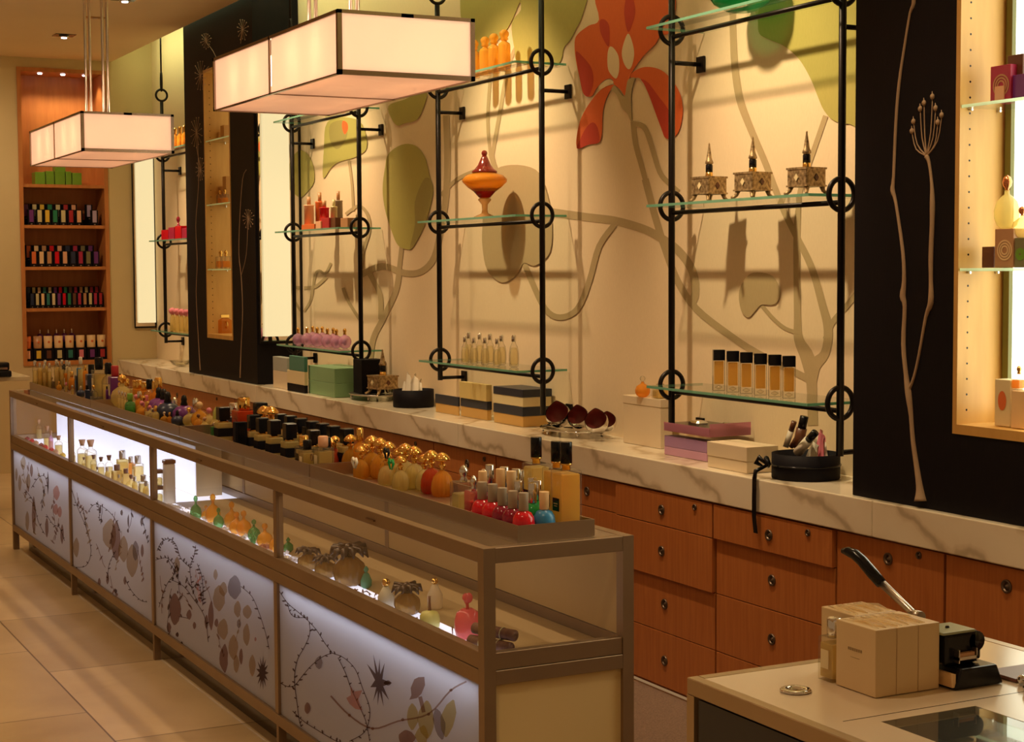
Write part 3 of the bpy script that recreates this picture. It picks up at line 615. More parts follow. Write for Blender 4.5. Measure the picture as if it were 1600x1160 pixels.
T('spire_flask',
  [('body', MB().bbox(-.25, .25, -.25, .25, .13, .42, .015), noisy('tarnished_silver', (.16, .10, .045), (.62, .47, .26), ns=16, rough=.42, metal=.7, bump=.5)),
   ('rim', MB().box(-.262, .262, -.262, .262, .395, .425).box(-.262, .262, -.262, .262, .13, .155), mat('tarnished_silver'), 0)]
  + [('leg', MB().tube([(sx*.20, sy*.20, .14), (sx*.215, sy*.215, .07), (sx*.25, sy*.25, .035), (sx*.29, sy*.29, .024)], [.055, .035, .028, .022], 8), mat('tarnished_silver')) for sx in (-1, 1) for sy in (-1, 1)]
  + [('diamond_stud', MB().poly([(-.256, -.055, .27), (-.256, 0, .33), (-.256, .055, .27), (-.256, 0, .21)], (-1, 0, 0), .012), K['cream'], 0), ('diamond_stud', MB().poly([(-.055, -.256, .27), (0, -.256, .33), (.055, -.256, .27), (0, -.256, .21)], (0, -1, 0), .012), K['brown'], 0),
     ('neck', MB().lathe([(.09, .42), (.075, .45), (.07, .52)], seg=14), M_gold), ('black_ring', MB().lathe([(.072, .50), (.072, .62), (.05, .64)], seg=14), M_black),
     ('spire', MB().lathe([(.05, .63), (.085, .65), (.075, .69), (.06, .71), (.035, .85), (.015, .96), (.02, .97), (1e-5, 1)], seg=14), mat('tarnished_silver'))])
T('round_spray', [('glass', MB().lathe([(.2, 0), (.36, .08), (.44, .26), (.42, .44), (.28, .58), (.12, .64)], seg=20), K['navy']), ('cap', MB().lathe([(.12, .63), (.14, .66), (.10, .78), (.12, .84), (.08, .97), (1e-5, 1)], seg=14), M_chrome)])

# niche contents: black boxes with coloured labels, candles, green boxes
def riser(z, h, label):
    m = MB().box(-hw+.06, hw-.06, 0, .12, 0, h); tag(m.build('display_riser', M_matblack, loc=(nx, YF+.14, z+.0005)), label, 'riser')
r1 = ['purple', 'pale', 'yellow', 'green', 'pale', 'red', 'peach']; x1 = [48.4, 61.3, 73.3, 85.5, 98.2, 110.4, 122.8]
r2 = ['orange', 'wax', 'tan', 'scarlet', 'peach', 'navy', 'crimson', 'olive', 'purple']; x2 = [50.8, 62.8, 75, 87, 99.4, 112, 124, 136, 148]
r3 = ['navy', 'pale', 'wax', 'teal', 'cream', 'purple', 'scarlet', 'green', 'brown', 'crimson', 'tan', 'pale', 'crimson', 'red']; x3 = [47, 55, 63.5, 72, 80.5, 89, 97, 105, 113, 121, 129.5, 138, 146, 154]
for z, xs, cs, h, rn in ((NS[3], x1+[147], r1+['lilac'], .130, 'top'), (NS[2], x2, r2, .130, 'middle'), (NS[1], x3, r3, .125, 'lower')):
    n = len(xs); fr = 1 if n < 12 else .72
    riser(z, .05, 'low black riser behind the %s row of boxes in the wooden niche' % rn)
    for i, (px, c) in enumerate(zip(xs, cs)):
        p = at(px, 340, y=YF+.08)
        cn = {'wax': 'pale orange', 'pale': 'pale yellow', 'tan': 'light orange', 'lilac': 'silvery lilac', 'peach': 'peach'}.get(c, c)
        inst('shelfbox', 'perfume_box', (p.x, YF+.08, z+.0005), (h*fr, h*fr, h), 'black box, %s label, %s from left in the niche %s front row' % (cn, ORD[i], rn), 'box', 'front row boxes in the niche', cols={'label': K[c]})
        inst('shelfbox', 'perfume_box', (p.x-.018 if fr == 1 else p.x-.005, YF+.20, z+.051), (h*fr, h*fr, h), 'black box, %s label, %s from left in raised %s back row' % (cn, ORD[i], rn), 'box', 'back row boxes in the niche', cols={'label': K[c]})
cd = [('peach', 'orange'), ('yellow', 'tan'), ('brown', 'wax'), ('pale', 'wax'), ('teal', 'wax'), ('pink', 'wax'), ('purple', 'wax'), ('red', 'wax')]
for i, (px, c) in enumerate(zip((42, 59, 75, 91.5, 108.6, 125.5, 142.6, 158.5), cd)):
    p = at(px, 540, y=YF+.06); inst('candle', 'boxed_candle', (p.x, YF+.06, NS[0]+.0005), .205, 'glass candle over black box, %s from left on the lowest niche shelf' % ORD[i], 'candle', 'candles on the lowest niche shelf', cols={'label': K[c[0]], 'candle_glass': K[c[1]]})
riser(NS[0], .15, 'tall black riser behind the candles on the lowest niche shelf')
for i, px in enumerate((62, 75, 88, 100, 112)):
    p = at(px, 515, y=YF+.2); inst('round_spray', 'perfume_bottle', (p.x, YF+.2, NS[0]+.151), (.065, .065, .11), 'small dark purple bottle, %s from left behind the niche candles' % ORD[i], 'bottle', 'purple bottles behind the candles', cols={'glass': K['purple']})
for i, (a, b, h) in enumerate(((55, 71, .10), (72, 85, .11), (86, 102, .11), (103, 112, .11), (113, 128, .10))):
    p, q = at(a, 280, y=YF+.03), at(b, 280, y=YF+.03); o = bevel(MB().box(0, q.x-p.x-.002, 0, .14, 0, h).build('green_box', K['lime'], loc=(p.x, YF+.03, NS[4]+.0005)), .002)
    tag(o, 'bright green box, %s from left on the top niche shelf' % ORD[i], 'box', 'green boxes on the top niche shelf')
p = at(86, 280, y=YF+.06)
for i in range(4):
    o = bevel(MB().box(0, .085, 0, .10, 0, .095).build('green_box', K['lime'], loc=(p.x, YF+.05, NS[4]+.1115+i*.0955)), .002)
    tag(o, 'green box stacked %s above the bottom row on the top niche shelf' % ('just', 'second', 'third', 'topmost')[i], 'box', 'green boxes on the top niche shelf')

# counter at the far left of the photo, with a card terminal on it
t = thing('service_counter', 'beige counter with cream top at the far left edge of the photo', 'counter', (.8, 11.3, 0))
MB().box(-1.6, 1.14, .012, .70, .10, .915).build('body', noisy('beige_laminate', (.60, .44, .22), (.63, .47, .24), ns=2, rough=.5), t)
bevel(MB().box(-1.62, 1.36, 0, .72, .915, .945).build('countertop', mat('cream_top', (.66, .56, .36), .25), t), .004)
MB().box(-1.6, 1.14, .04, .68, 0, .10).build('plinth', mat('tan_plinth', (.35, .22, .10), .5), t)
p = at(8, 590, z=.946)
t = thing('card_terminal', 'black card terminal on the counter at the far left edge', 'terminal', (p.x-.01, p.y+.06, .9455))
bevel(MB().box(-.10, .055, -.06, .10, 0, .045).build('base', M_black, t), .01); bevel(MB().box(-.10, .045, -.045, .09, .045, .10).build('housing', M_black, t), .012)
MB().box(-.10, .03, -.0475, -.0455, .052, .066).build('silver_strip', M_chrome, t); MB().tube([(-.05, .04, .09), (-.035, .04, .17)], .012, 8).build('antenna', M_black, t)

# ------------------------------------------------------------------ the display case
CX0, CX1, CY0, CL = 1.777, 2.214, 3.603, 1.586
CY1 = CY0+4*CL; CZ = .950; DZ = .655
case = thing('display_case', 'long bronze framed glass display case with backlit pressed flower panels', 'display case', (CX0, CY0, 0))
W_ = CX1-CX0; L_ = CY1-CY0; q = .033
def cm(): return MB()
m = cm()
for (z0, z1) in ((.911, CZ), (.640, .684), (.602, .639), (.113, .152)):
    i = 0 if z0 != .640 else .0025
    m.box(i, q-.002, q, L_-q, z0, z1); m.box(W_-q+.002, W_-i, q, L_-q, z0, z1)
    m.box(q, W_-q, i, q-.002, z0, z1); m.box(q, W_-q, L_-q+.002, L_-i, z0, z1)
for k in (1, 2, 3):
    m.box(.001, q-.004, k*CL-.016, k*CL+.016, .153, .601); m.box(.003, q-.004, k*CL-.014, k*CL+.014, .685, .910)
    m.box(W_-q+.004, W_-.001, k*CL-.016, k*CL+.016, .153, .910)
bevel(m.build('frame', M_bronze, case), .0012, 1)
for k in range(5):
    for xx in (0, W_-q):
        y = min(max(k*CL-q/2, 0), L_-q)
        if k in (0, 4): MB().box(xx, xx+q, y, y+q, 0, CZ).build('leg', M_bronze, case)
        else: MB().box(xx+.003, xx+q-.003, k*CL-.011, k*CL+.011, 0, .113).build('leg', M_bronze, case)
MB().box(.075, W_-.06, .10, L_-.1, .001, .112).build('plinth', mat('dark_plinth', (.03, .018, .012), .15), case)
MB().box(q, W_-q, q, L_-q, .113, .125).build('bottom_board', mat('tan_board', (.35, .25, .15), .7), case)
MB().box(W_-q+.004, W_-q+.012, q, L_-q, .126, .64).build('back_panel', mat('tan_board'), case)
MB().box(W_-q+.006, W_-q+.012, q, L_-q, .686, .910).build('upper_back_panel', noisy('beige_back_panel', (.52, .36, .16), (.56, .40, .19), ns=2, rough=.6), case)
MB().box(q-.008, .120, q-.008, L_-q+.008, .643, DZ-.001).box(.1202, W_-q, 3.25, L_-q+.008, .643, DZ-.001).build('glowing_deck', M_deck, case)
MB().box(.1202, W_-q, q-.008, 3.2495, .643, DZ-.0012).build('deck_board', mat('beige_back_panel2', (.50, .36, .18), .5), case)
MB().box(q, W_-q, .012, .018, .153, .601).build('end_panel', noisy('cream_end_panel', (.62, .47, .22), (.66, .50, .25), ns=2, rough=.6), case)
MB().box(q, W_-q, .008, .012, .685, .910).build('end_glass', M_caseglass, case)
MB().box(q, W_-q, L_-.012, L_-.008, .685, .910).build('end_glass', M_caseglass, case)
MB().box(q, W_-q, L_-.018, L_-.012, .153, .601).build('end_panel', mat('cream_end_panel'), case)
for k in range(4):
    a, b = k*CL+.017, (k+1)*CL-.017
    if k == 0: a = q
    if k == 3: b = L_-q
    MB().box(.009, .013, a, b, .685, .910).build('front_glass', M_caseglass, case)
    MB().box(q-.002, W_-q+.002, k*CL+.002, (k+1)*CL-.002, CZ-.006, CZ-.001).build('top_glass', glass('case_top_glass', (.96, .95, .92), .02, .02, 1.4, 0), case)
    h = at((580, 312, 160, 57)[k], (785, 722, 668, 630)[k], x=CX0)
    MB().box(-.007, .0, h.y-CY0-.03, h.y-CY0+.03, .925, .929).build('finger_pull', M_satin2, case)
    lamp('AREA', (CX0+.040, CY0+(k+.5)*CL, .612), 2.6, (.56, .68, 1.0), (CX0+.05, CY0+(k+.5)*CL, .3), shape='RECTANGLE', size=CL-.12, size_y=.02).rotation_euler = (0, 0, PI/2)
    lamp('AREA', (CX0+.040, CY0+(k+.5)*CL, .906), (.8, .8, 1.0, .8)[k], (WARM, WARM, (.80, .86, 1), (.85, .88, 1))[k], shape='RECTANGLE', size=.02, size_y=CL-.12).rotation_euler = (0, math.radians(-35), 0)      # added light under the top rail to brighten the case interior

# pressed plants in the four front panels
PB = [glass('pressed_dark', (.13, .07, .045), .35, .4, 0, 0), glass('pressed_brown', (.36, .20, .13), .3, .4, 0, 0), glass('pressed_olive', (.60, .48, .16), .3, .4, 0, 0), glass('pressed_rose', (.70, .34, .26), .3, .4, 0, 0), glass('pressed_grey', (.38, .31, .30), .3, .4, 0, 0), glass('pressed_ochre', (.58, .42, .24), .3, .4, 0, 0)]
DK, BR, OL, RO, GY, OC = range(6)
XPN = CX0+.0105
pb = [MB() for _ in range(4)]; pl = [0, 0, 0, 0]
def pshape(b, P, c):
    pl[b] += 1; pb[b].cur = c; xx = XPN-.0003-.00002*pl[b]; pb[b].poly([at(x, y, x=xx)-Vector((CX0, CY0, 0)) for x, y in P][::-1], (-1, 0, 0))
def pstem(b, P, w, c=DK):
    pl[b] += 1; pb[b].cur = c; xx = XPN-.0003-.00002*pl[b]; l, r = ribbon_pts(smooth_open(P), w); n = len(l); o = Vector((CX0, CY0, 0))
    pb[b].add([at(*p, x=xx)-o for p in l]+[at(*p, x=xx)-o for p in r], [(i+1, i, n+i, n+i+1) for i in range(n-1)])
def pell(b, cx, cy, rx, ry, c, tilt=0, k=16, jag=.10):       # a leaf outline with pointed ends
    P = []; bend = random.uniform(-.25, .25)*rx
    for i in range(k):
        t = 2*PI*i/k; s_ = 1+random.uniform(-jag, jag); sn = math.sin(t); x, y = rx*sn*abs(sn)**.45*s_+bend*math.cos(t)**2, ry*math.cos(t)*(1+.06*math.sin(3*t))
        P.append((cx+x*math.cos(tilt)-y*math.sin(tilt), cy+x*math.sin(tilt)+y*math.cos(tilt)))
    pshape(b, P, c)
def sprig(b, x, y, L, a0, c, n=5):
    """thin stem with a few small leaves"""
    P = [(x, y)]; a_ = a0
    for i in range(n): a_ += random.uniform(-.35, .35); P.append((P[-1][0]+L/n*math.cos(a_)*.6, P[-1][1]+L/n*math.sin(a_)))
    pstem(b, P, .8, c)
    for q_ in P[1:]:
        if random.random() < .8: pell(b, q_[0]+random.uniform(-2, 2), q_[1]+random.uniform(-1, 3), random.uniform(.8, 1.8), random.uniform(2.5, 5.5), c, random.uniform(-.8, .8), 8)
def vine(b, P, s, ox, oy, w=1.2, c=DK, buds=7, bl=4):
    P = [(ox+x/s, oy+y/s) for x, y in P]; pstem(b, P, w, c); Q = smooth_open(P, 4)
    for i in range(1, len(Q)-1, max(1, int(len(Q)/max(1, buds*len(P)/5)))):
        sd = random.choice((-1, 1)); dx, dy = Q[i+1][0]-Q[i][0], Q[i+1][1]-Q[i][1]; L = math.hypot(dx, dy) or 1
        nx_, ny_ = -dy/L*sd, dx/L*sd
        q_ = bl*random.uniform(.5, 1.15); pell(b, Q[i][0]+nx_*q_*.5, Q[i][1]+ny_*q_*.5, q_*.34, q_*.8, c, math.atan2(ny_, nx_)+PI/2+random.uniform(.2, .9)*sd, 7)
V = dict(s=4.444, ox=420, oy=900)
for P in ([(75, 110), (130, 190), (200, 250), (280, 320), (340, 390), (390, 470), (440, 535)], [(440, 538), (380, 560), (300, 620), (230, 700), (180, 762), (130, 770), (80, 745)], [(440, 538), (520, 570), (600, 650), (650, 780), (700, 920), (690, 1030), (650, 1100), (560, 1150)],
          [(280, 320), (285, 400), (250, 490), (200, 580), (180, 680), (180, 760), (195, 880), (210, 1000), (225, 1050)], [(480, 570), (530, 670), (570, 780), (620, 890), (670, 1000), (690, 1090), (700, 1150)], [(165, 940), (240, 1010), (340, 1075), (450, 1140), (500, 1160)], [(130, 190), (150, 260), (190, 290), (260, 290)]):
    vine(0, P, **V, buds=8)
def vz(x, y, z=V): return (z['ox']+x/z['s'], z['oy']+y/z['s'])
pell(0, *vz(1000, 980), 9, 21, OL); pell(0, *vz(1090, 1000), 13, 30, OL); pell(0, *vz(1245, 990), 11, 30, OL, .2); pell(0, *vz(1185, 1030), 9, 25, GY, -.2); pell(0, *vz(960, 1125), 13, 12, BR)
pell(0, *vz(1060, 1110), 10, 16, OL)
pshape(0, [vz(*p) for p in [(1010, 720), (1040, 705), (1080, 703), (1085, 760), (1060, 820), (1030, 850), (975, 862), (990, 830), (985, 780)]], BR)
pstem(0, [vz(1050, 840), vz(1065, 900), vz(1075, 950)], 6, BR)
pstem(0, [vz(430, 835), vz(560, 970), vz(720, 1062), vz(900, 1010), vz(1110, 960), vz(1260, 800), vz(1372, 735)], 2.6, BR)
for x, y in ((560, 970), (930, 1000), (1110, 962), (1265, 795), (720, 1062)): pell(0, *vz(x, y), 2.6, 2.6, BR)
star = []
sc_ = vz(765, 745)
tips = [(725, 545), (770, 575), (805, 605), (850, 745), (835, 865), (797, 910), (755, 905), (725, 870), (705, 775), (680, 610)]
for i, p in enumerate(tips):
    a = vz(*p); b_ = vz(*tips[(i+1) % len(tips)]); star.append(a); mx, my = (a[0]+b_[0])/2, (a[1]+b_[1])/2; star.append((sc_[0]+(mx-sc_[0])*.38, sc_[1]+(my-sc_[1])*.38))
pshape(0, star, DK); pell(0, *vz(825, 745), 6, 4, DK)
pshape(0, [vz(*p) for p in [(565, 760), (590, 805), (650, 795), (620, 860), (650, 935), (600, 925), (560, 890), (538, 850), (570, 830)]], RO)
pell(0, *vz(345, 605), 6, 10, GY); pell(0, *vz(270, 920), 5, 9, BR)
U = dict(s=3.515, ox=200, oy=830)
for x, y, rx, ry, c in ((260, 430, 34, 88, BR), (270, 190, 16, 48, OC), (500, 370, 34, 72, OC), (523, 320, 22, 40, OC), (585, 310, 38, 66, GY), (455, 465, 15, 82, BR), (430, 500, 10, 40, BR), (520, 540, 30, 58, OC), (655, 445, 24, 38, OC), (650, 570, 19, 62, OC), (578, 640, 26, 70, OC), (525, 700, 24, 80, BR),
                        (595, 730, 16, 50, OC), (620, 690, 11, 45, BR), (683, 740, 18, 60, OC), (610, 510, 12, 25, GY), (600, 430, 20, 46, OC), (365, 520, 9, 20, BR), (225, 530, 12, 28, BR), (270, 570, 8, 14, DK), (295, 620, 6, 14, DK), (335, 460, 14, 28, BR), (485, 505, 11, 24, BR), (480, 240, 12, 30, OC), (700, 595, 6, 12, RO)):
    pell(1, *vz(x, y, U), rx/3.515, ry/3.515, c)
bs = []
for i in range(26):
    t = 2*PI*i/26; r_ = 1.0 if i % 2 == 0 else .45; bs.append((vz(738, 780, U)[0]+10*math.cos(t)*r_, vz(738, 780, U)[1]+27*math.sin(t)*r_))
pshape(1, bs, DK)
for P, bu_ in (([(160, 110), (185, 60), (230, 45), (265, 80), (290, 150), (340, 200)], 12), ([(372, 80), (362, 140), (340, 200), (350, 300)], 14), ([(380, 180), (405, 250), (412, 330), (410, 410)], 14), ([(620, 305), (680, 360), (720, 450), (755, 560), (775, 650)], 7), ([(150, 160), (220, 150), (260, 220), (210, 300), (170, 420)], 9), ([(230, 265), (300, 300), (350, 360), (420, 470), (440, 610)], 6), ([(280, 470), (330, 480)], 4), ([(350, 320), (385, 290), (400, 340), (405, 390)], 12)):
    vine(1, P, **U, buds=bu_, w=1.0)
G = dict(s=3.868, ox=0, oy=680)
for b, x, y, rx, ry, c in ((2, 660, 600, 42, 95, OC), (2, 700, 640, 30, 120, BR), (2, 800, 760, 34, 100, OC), (2, 745, 690, 30, 80, OC), (2, 820, 700, 20, 60, GY), (2, 600, 890, 9, 26, BR), (2, 650, 870, 9, 34, BR), (2, 700, 945, 8, 14, DK), (2, 460, 680, 18, 60, OC), (2, 755, 880, 9, 26, BR), (2, 860, 700, 9, 40, BR), (2, 855, 525, 7, 28, DK), (2, 775, 520, 5, 40, DK), (2, 605, 450, 7, 26, DK), (2, 735, 470, 8, 18, DK),
                           (3, 340, 350, 20, 45, RO), (3, 335, 450, 16, 34, RO), (3, 360, 465, 14, 34, RO), (3, 140, 170, 15, 42, OC), (3, 170, 280, 14, 46, OC), (3, 205, 480, 12, 110, BR), (3, 165, 520, 12, 60, OC), (3, 120, 290, 10, 50, OC), (3, 283, 560, 11, 60, BR), (3, 190, 215, 9, 40, BR), (3, 290, 290, 5, 70, DK), (3, 375, 600, 10, 60, BR), (3, 100, 240, 7, 40, OC)):
    pell(b, *vz(x, y, G), rx/3.868, ry/3.868, c)
for P, b in (([(430, 320), (470, 440), (520, 560), (550, 700), (520, 790), (450, 800)], 2), ([(530, 470), (570, 420), (630, 440), (690, 500), (730, 590)], 2), ([(440, 420), (500, 450), (520, 560)], 2), ([(760, 880), (800, 950), (850, 1000), (890, 1010)], 2), ([(700, 700), (660, 780), (650, 880)], 2), ([(590, 400), (600, 470), (600, 520)], 2), ([(190, 320), (230, 260), (270, 250), (290, 320)], 3), ([(150, 330), (200, 400), (230, 520), (270, 600)], 3), ([(280, 480), (320, 540), (360, 560), (390, 640)], 3)):
    vine(b, P, **G, buds=8, w=.9, bl=3)
random.seed(21)
for b, x, y, L, a0, c in ((3, 32, 720, 40, 1.3, OC), (3, 45, 722, 50, 1.6, BR), (3, 58, 730, 60, 1.5, OC), (3, 36, 770, 40, 1.2, OC), (3, 70, 760, 40, 1.9, DK), (3, 84, 775, 45, 1.4, BR), (3, 52, 800, 35, 1.0, OC), (3, 92, 810, 40, 1.7, BR), (2, 120, 770, 40, 1.4, BR), (2, 130, 800, 50, 1.0, OC), (2, 150, 850, 45, .8, BR), (2, 160, 790, 30, 1.6, DK), (2, 180, 800, 60, 1.5, BR), (2, 190, 830, 60, 1.3, OC), (2, 205, 790, 40, 1.5, DK),
                          (2, 222, 800, 50, 1.6, DK), (2, 215, 860, 50, 1.2, BR), (2, 172, 900, 40, 1.0, BR), (1, 262, 868, 40, 1.6, DK), (1, 275, 880, 55, 1.4, DK), (1, 250, 900, 60, 1.7, BR), (1, 290, 900, 50, 1.2, DK), (1, 305, 890, 50, 1.5, RO), (1, 312, 895, 45, 1.6, RO), (1, 318, 900, 50, 1.5, BR), (1, 280, 925, 40, .9, BR), (1, 268, 920, 70, 1.8, DK), (1, 375, 960, 45, 1.3, OC), (1, 340, 985, 40, 1.5, BR)):
    sprig(b, x, y, L, a0, c)
for k in range(4):
    a, b = k*CL+.017, (k+1)*CL-.017
    if k == 0: a = q
    if k == 3: b = L_-q
    p_ = MB().box(.011, .014, a, b, .153, .601).build('backlit_panel', M_panel, case)
    o = pb[k].build('pressed_plants', PB, p_)

# light table standing in the far bays
o = thing('light_table', 'upright glowing white light box inside the far half of the display case', 'light box', (2.03, 6.97, DZ))
MB().box(.004, .12, 0, 2.88, 0, .225).build('housing', mat('light_box_case', (.55, .42, .24), .5), o); MB().box(0, .004, .004, 2.876, .004, .222).build('glow_face', M_backlight, o)

# trays on the case top
TZ = CZ+.0005; TX0, TX1 = 1.893, 2.118
tr = [(3.640, 5.150, 'nearest metal tray on the case top holding the red bottles and gold mushroom caps'), (5.156, 6.722, 'second metal tray on the case top holding black capped square bottles'), (6.728, 8.345, 'third metal tray on the case top holding pale and violet bottles'), (8.351, 9.925, 'farthest metal tray on the case top holding tall clear and blue bottles')]
for a, b, lab in tr:
    m = MB(); t_ = .004; h = .044
    m.box(TX0, TX1, a, b, TZ, TZ+.004); m.box(TX0, TX0+t_, a, b, TZ+.004, TZ+h); m.box(TX1-t_, TX1, a, b, TZ+.004, TZ+h); m.box(TX0+t_, TX1-t_, a, a+t_, TZ+.004, TZ+h); m.box(TX0+t_, TX1-t_, b-t_, b, TZ+.004, TZ+h)
    o = m.build('display_tray', mat('dull_nickel', (.46, .37, .27), .30, .9)); tag(o, lab, 'tray', 'metal trays on the case top')
TF = TZ+.0045
# ------------------------------------------------------------------ bottles on the case top
def top(tn, name, px, py, h, label, group=None, cols={}, X=None, rz=0, wide=1, lo=1.925, hi=2.085, zb=TF, cat='bottle'):
    """stand a bottle so that its top is seen at the pixel; h in metres, or None with X given"""
    if X is None:
        p = at(px, py, z=zb+h)
        if not lo <= p.x <= hi:
            p = at(px, py, x=min(max(p.x, lo), hi)); h = p.z-zb
    else:
        p = at(px, py, x=X); h = p.z-zb
    if p.y > 9.86:
        p = at(px, py, y=9.86); h = max(.04, p.z-zb); p.x = min(max(p.x, 1.92), 2.09)
    o = inst(tn, name, (p.x, p.y, zb+.0005), (h*wide, h*wide, h), label, cat, group, rz, cols); REG.append(('tray', o)); return o
g = 'gold mushroom cap bottles on the case top'
caps = [(522.8, 680.7, 'redglass'), (538.6, 684, 'redglass'), (552, 679, 'amber'), (569, 689.5, 'clear'), (580.7, 680, 'amber'), (595, 683.5, 'amber'), (588.3, 696.5, 'amber'), (605.5, 689, 'amber'), (635, 692.4, 'pale'), (651, 697.2, 'pale'), (627, 701, 'pale'), (619.5, 705, 'pale'), (635.9, 711.5, 'pale'), (674.5, 702.8, 'redglass'), (664.8, 710.3, 'pale'), (693.8, 707, 'honey')]
ml = {'redglass': M_redglass, 'amber': M_amber, 'clear': M_clear, 'pale': M_pale, 'honey': M_honey}
cn = {'redglass': 'red', 'amber': 'amber', 'clear': 'clear', 'pale': 'pale gold', 'honey': 'honey coloured'}
for i, (x, y, c) in enumerate(sorted(caps)):
    top('fluted_mushroom', 'mushroom_cap_bottle', x, y, .108, 'fluted %s bottle with gold mushroom cap, %s such cap from the left' % (cn[c], ORD[i]), g, {'glass': ml[c]})
top('fluted_mushroom', 'mushroom_cap_bottle', 418, 634, .10, 'gold mushroom cap bottle left of the rows of black square caps', g, {'glass': M_amber})
top('fluted_mushroom', 'mushroom_cap_bottle', 427, 634.5, .10, 'gold mushroom cap bottle touching the black square caps at their far end', g, {'glass': M_amber})
top('fluted_mushroom', 'mushroom_cap_bottle', 373, 647.5, .085, 'single gold domed cap bottle behind the upright black case', g, {'glass': M_amber})
g = 'black capped square bottles on the case top'
for i, (x, y) in enumerate(((438.9, 647.4), (454, 650), (470, 654), (487, 658), (504, 661.6), (522, 666), (542, 670))):
    top('capped_square', 'square_bottle', x, y, .098, 'black capped square bottle, %s from left in the back row on the case top' % ORD[i], g, lo=2.02)
for i, (x, y) in enumerate(((390.6, 648.8), (409.8, 653.3), (428.3, 656.7), (452.5, 661.8))):
    top('capped_square', 'square_bottle', x, y, .092, 'black capped square bottle with dark label, %s from left in the front row' % ORD[i], g, hi=1.96)
top('capped_square', 'square_bottle', 481.7, 667, .085, 'black capped square bottle standing in the middle behind a nearer black cap', g); top('capped_square', 'square_bottle', 489.6, 672, .085, 'black capped square bottle just right of the front row of four', g, hi=1.99)
top('capped_square', 'square_bottle', 348.4, 636, .10, 'broad black cap square bottle beside the pale green figure bottle', g, hi=1.98, wide=1.15)
top('capped_square', 'square_bottle', 409.5, 629.5, .10, 'black capped square bottle behind the twin gold mushroom caps', g, {'glass': M_amber}, lo=2.05)
o = top('shelfbox', 'black_case', 372.6, 660, .068, 'upright plain black case at the tray edge in front of the gold dome', None, {'label': M_black, 'seal': M_black}, hi=1.915, cat='box')
top('square_vial', 'perfume_bottle', 386, 621, .12, 'dark red square bottle with gold cap behind the front black caps', None, {'perfume': K['red'], 'cap': M_gold, 'glass': M_redglass, 'label': K['red']}, lo=2.03, wide=1.3)
top('square_vial', 'perfume_bottle', 370, 630, .10, 'grey blue square bottle left of the dark red one', None, {'perfume': K['navy'], 'label': K['lilac']}, lo=2.02, wide=1.3)
top('square_vial', 'small_bottle', 497, 681, .068, 'small clear bottle with cream and red cap before the orange flasks', None, {'cap': K['peach']}, hi=1.95, wide=1.2)
top('square_vial', 'small_bottle', 475, 681, .068, 'small clear bottle with black label near the tray edge', None, {'cap': M_gold, 'label': M_black}, hi=1.93, wide=1.2)
top('square_vial', 'small_bottle', 485, 688, .06, 'small black topped vial between two small clear bottles', None, {'cap': M_black}, hi=1.93, wide=1.2)
top('square_vial', 'small_bottle', 510, 684, .07, 'small bottle with black cap touching the leftmost red flask', None, {'cap': M_black}, hi=1.99)
top('tiered', 'perfume_bottle', 562, 669, .11, 'slim bottle with pale gold cap behind the gold mushroom caps', None, {'glass': M_honey}, lo=2.05, wide=.8)
# ribbons and tag among the flasks
for px, py, c, nm, lb in ((604, 707, M_black, 'black_bow', 'black ribbon bow between the gold caps'), (611, 724, K['emerald'], 'green_ribbon', 'green ribbon hanging below the black bow'), (554, 722, M_paper, 'white_ribbon', 'white ribbon around the neck of a clear flask'), (487, 715, K['brown'], 'ring_tag', 'brown ring tag leaning on the tray edge')):
    p = at(px, py, x=1.915); s_ = mpp(p); m = MB()
    if nm == 'ring_tag': m.torus((0, 0, 0), 5*s_, .7*s_, 'x')
    else:
        for sd in (-1, 1): m.tube([(0, 0, 0), (.0, sd*6*s_, 5*s_), (0, sd*9*s_, 0), (0, sd*3*s_, -10*s_)], [1.2*s_, 2.6*s_, 2.4*s_, 1.2*s_], 8)
    tag(m.build(nm, c, loc=(p.x, p.y, p.z)), lb, 'ring' if nm == 'ring_tag' else 'ribbon')
# the near end: tall square bottles, polish bottles, square flacons
for i, (x, y, X, l, mt_) in enumerate(((830, 685.5, 2.045, 'leftmost and farthest', M_pale), (863.6, 689.7, 2.075, 'middle', M_honey), (887.5, 694, 2.035, 'nearest and rightmost', M_honey))):
    top('tall_square', 'tall_square_bottle', x, y, None, 'tall golden square bottle with black cap, %s of three at tray end' % l, 'tall square bottles at the near tray end', {'perfume': glass('pale_gold_perfume', (1.0, .80, .32), .6, .05, .4)} if i == 0 else {}, X=X)
pol = [(757, 756.6, 'scarlet', 'taupe', 1.915), (774, 759, 'scarlet', 'taupe', 1.922), (786.4, 763, 'wine', 'taupe', 1.928), (802.6, 768, 'wine', 'taupe', 1.926), (821.5, 771.8, 'scarlet', 'taupe', 1.925), (762.7, 737.6, 'wine', 'wax', 1.965), (777, 733.8, 'wine', 'wax', 1.975), (796.3, 736.7, 'navy', 'wax', 1.985),
       (778, 728, 'navy', 'chrome', 2.03), (789, 730, 'navy', 'chrome', 2.04), (800.7, 733, 'navy', 'chrome', 2.035), (807, 736, 'wine', 'chrome', 2.06), (799.7, 753.7, 'navy', 'chrome', 1.955), (814.9, 750, 'emerald', 'chrome', 1.985), (827.2, 752.8, 'emerald', 'chrome', 1.99), (841.4, 756, 'emerald', 'chrome', 1.99), (856.6, 770.8, 'sky', 'wax', 1.985)]
nm = {'scarlet': 'bright red', 'wine': 'dark red', 'navy': 'dark blue', 'emerald': 'green', 'sky': 'blue', 'taupe': 'matt grey', 'wax': 'cream', 'chrome': 'silver'}
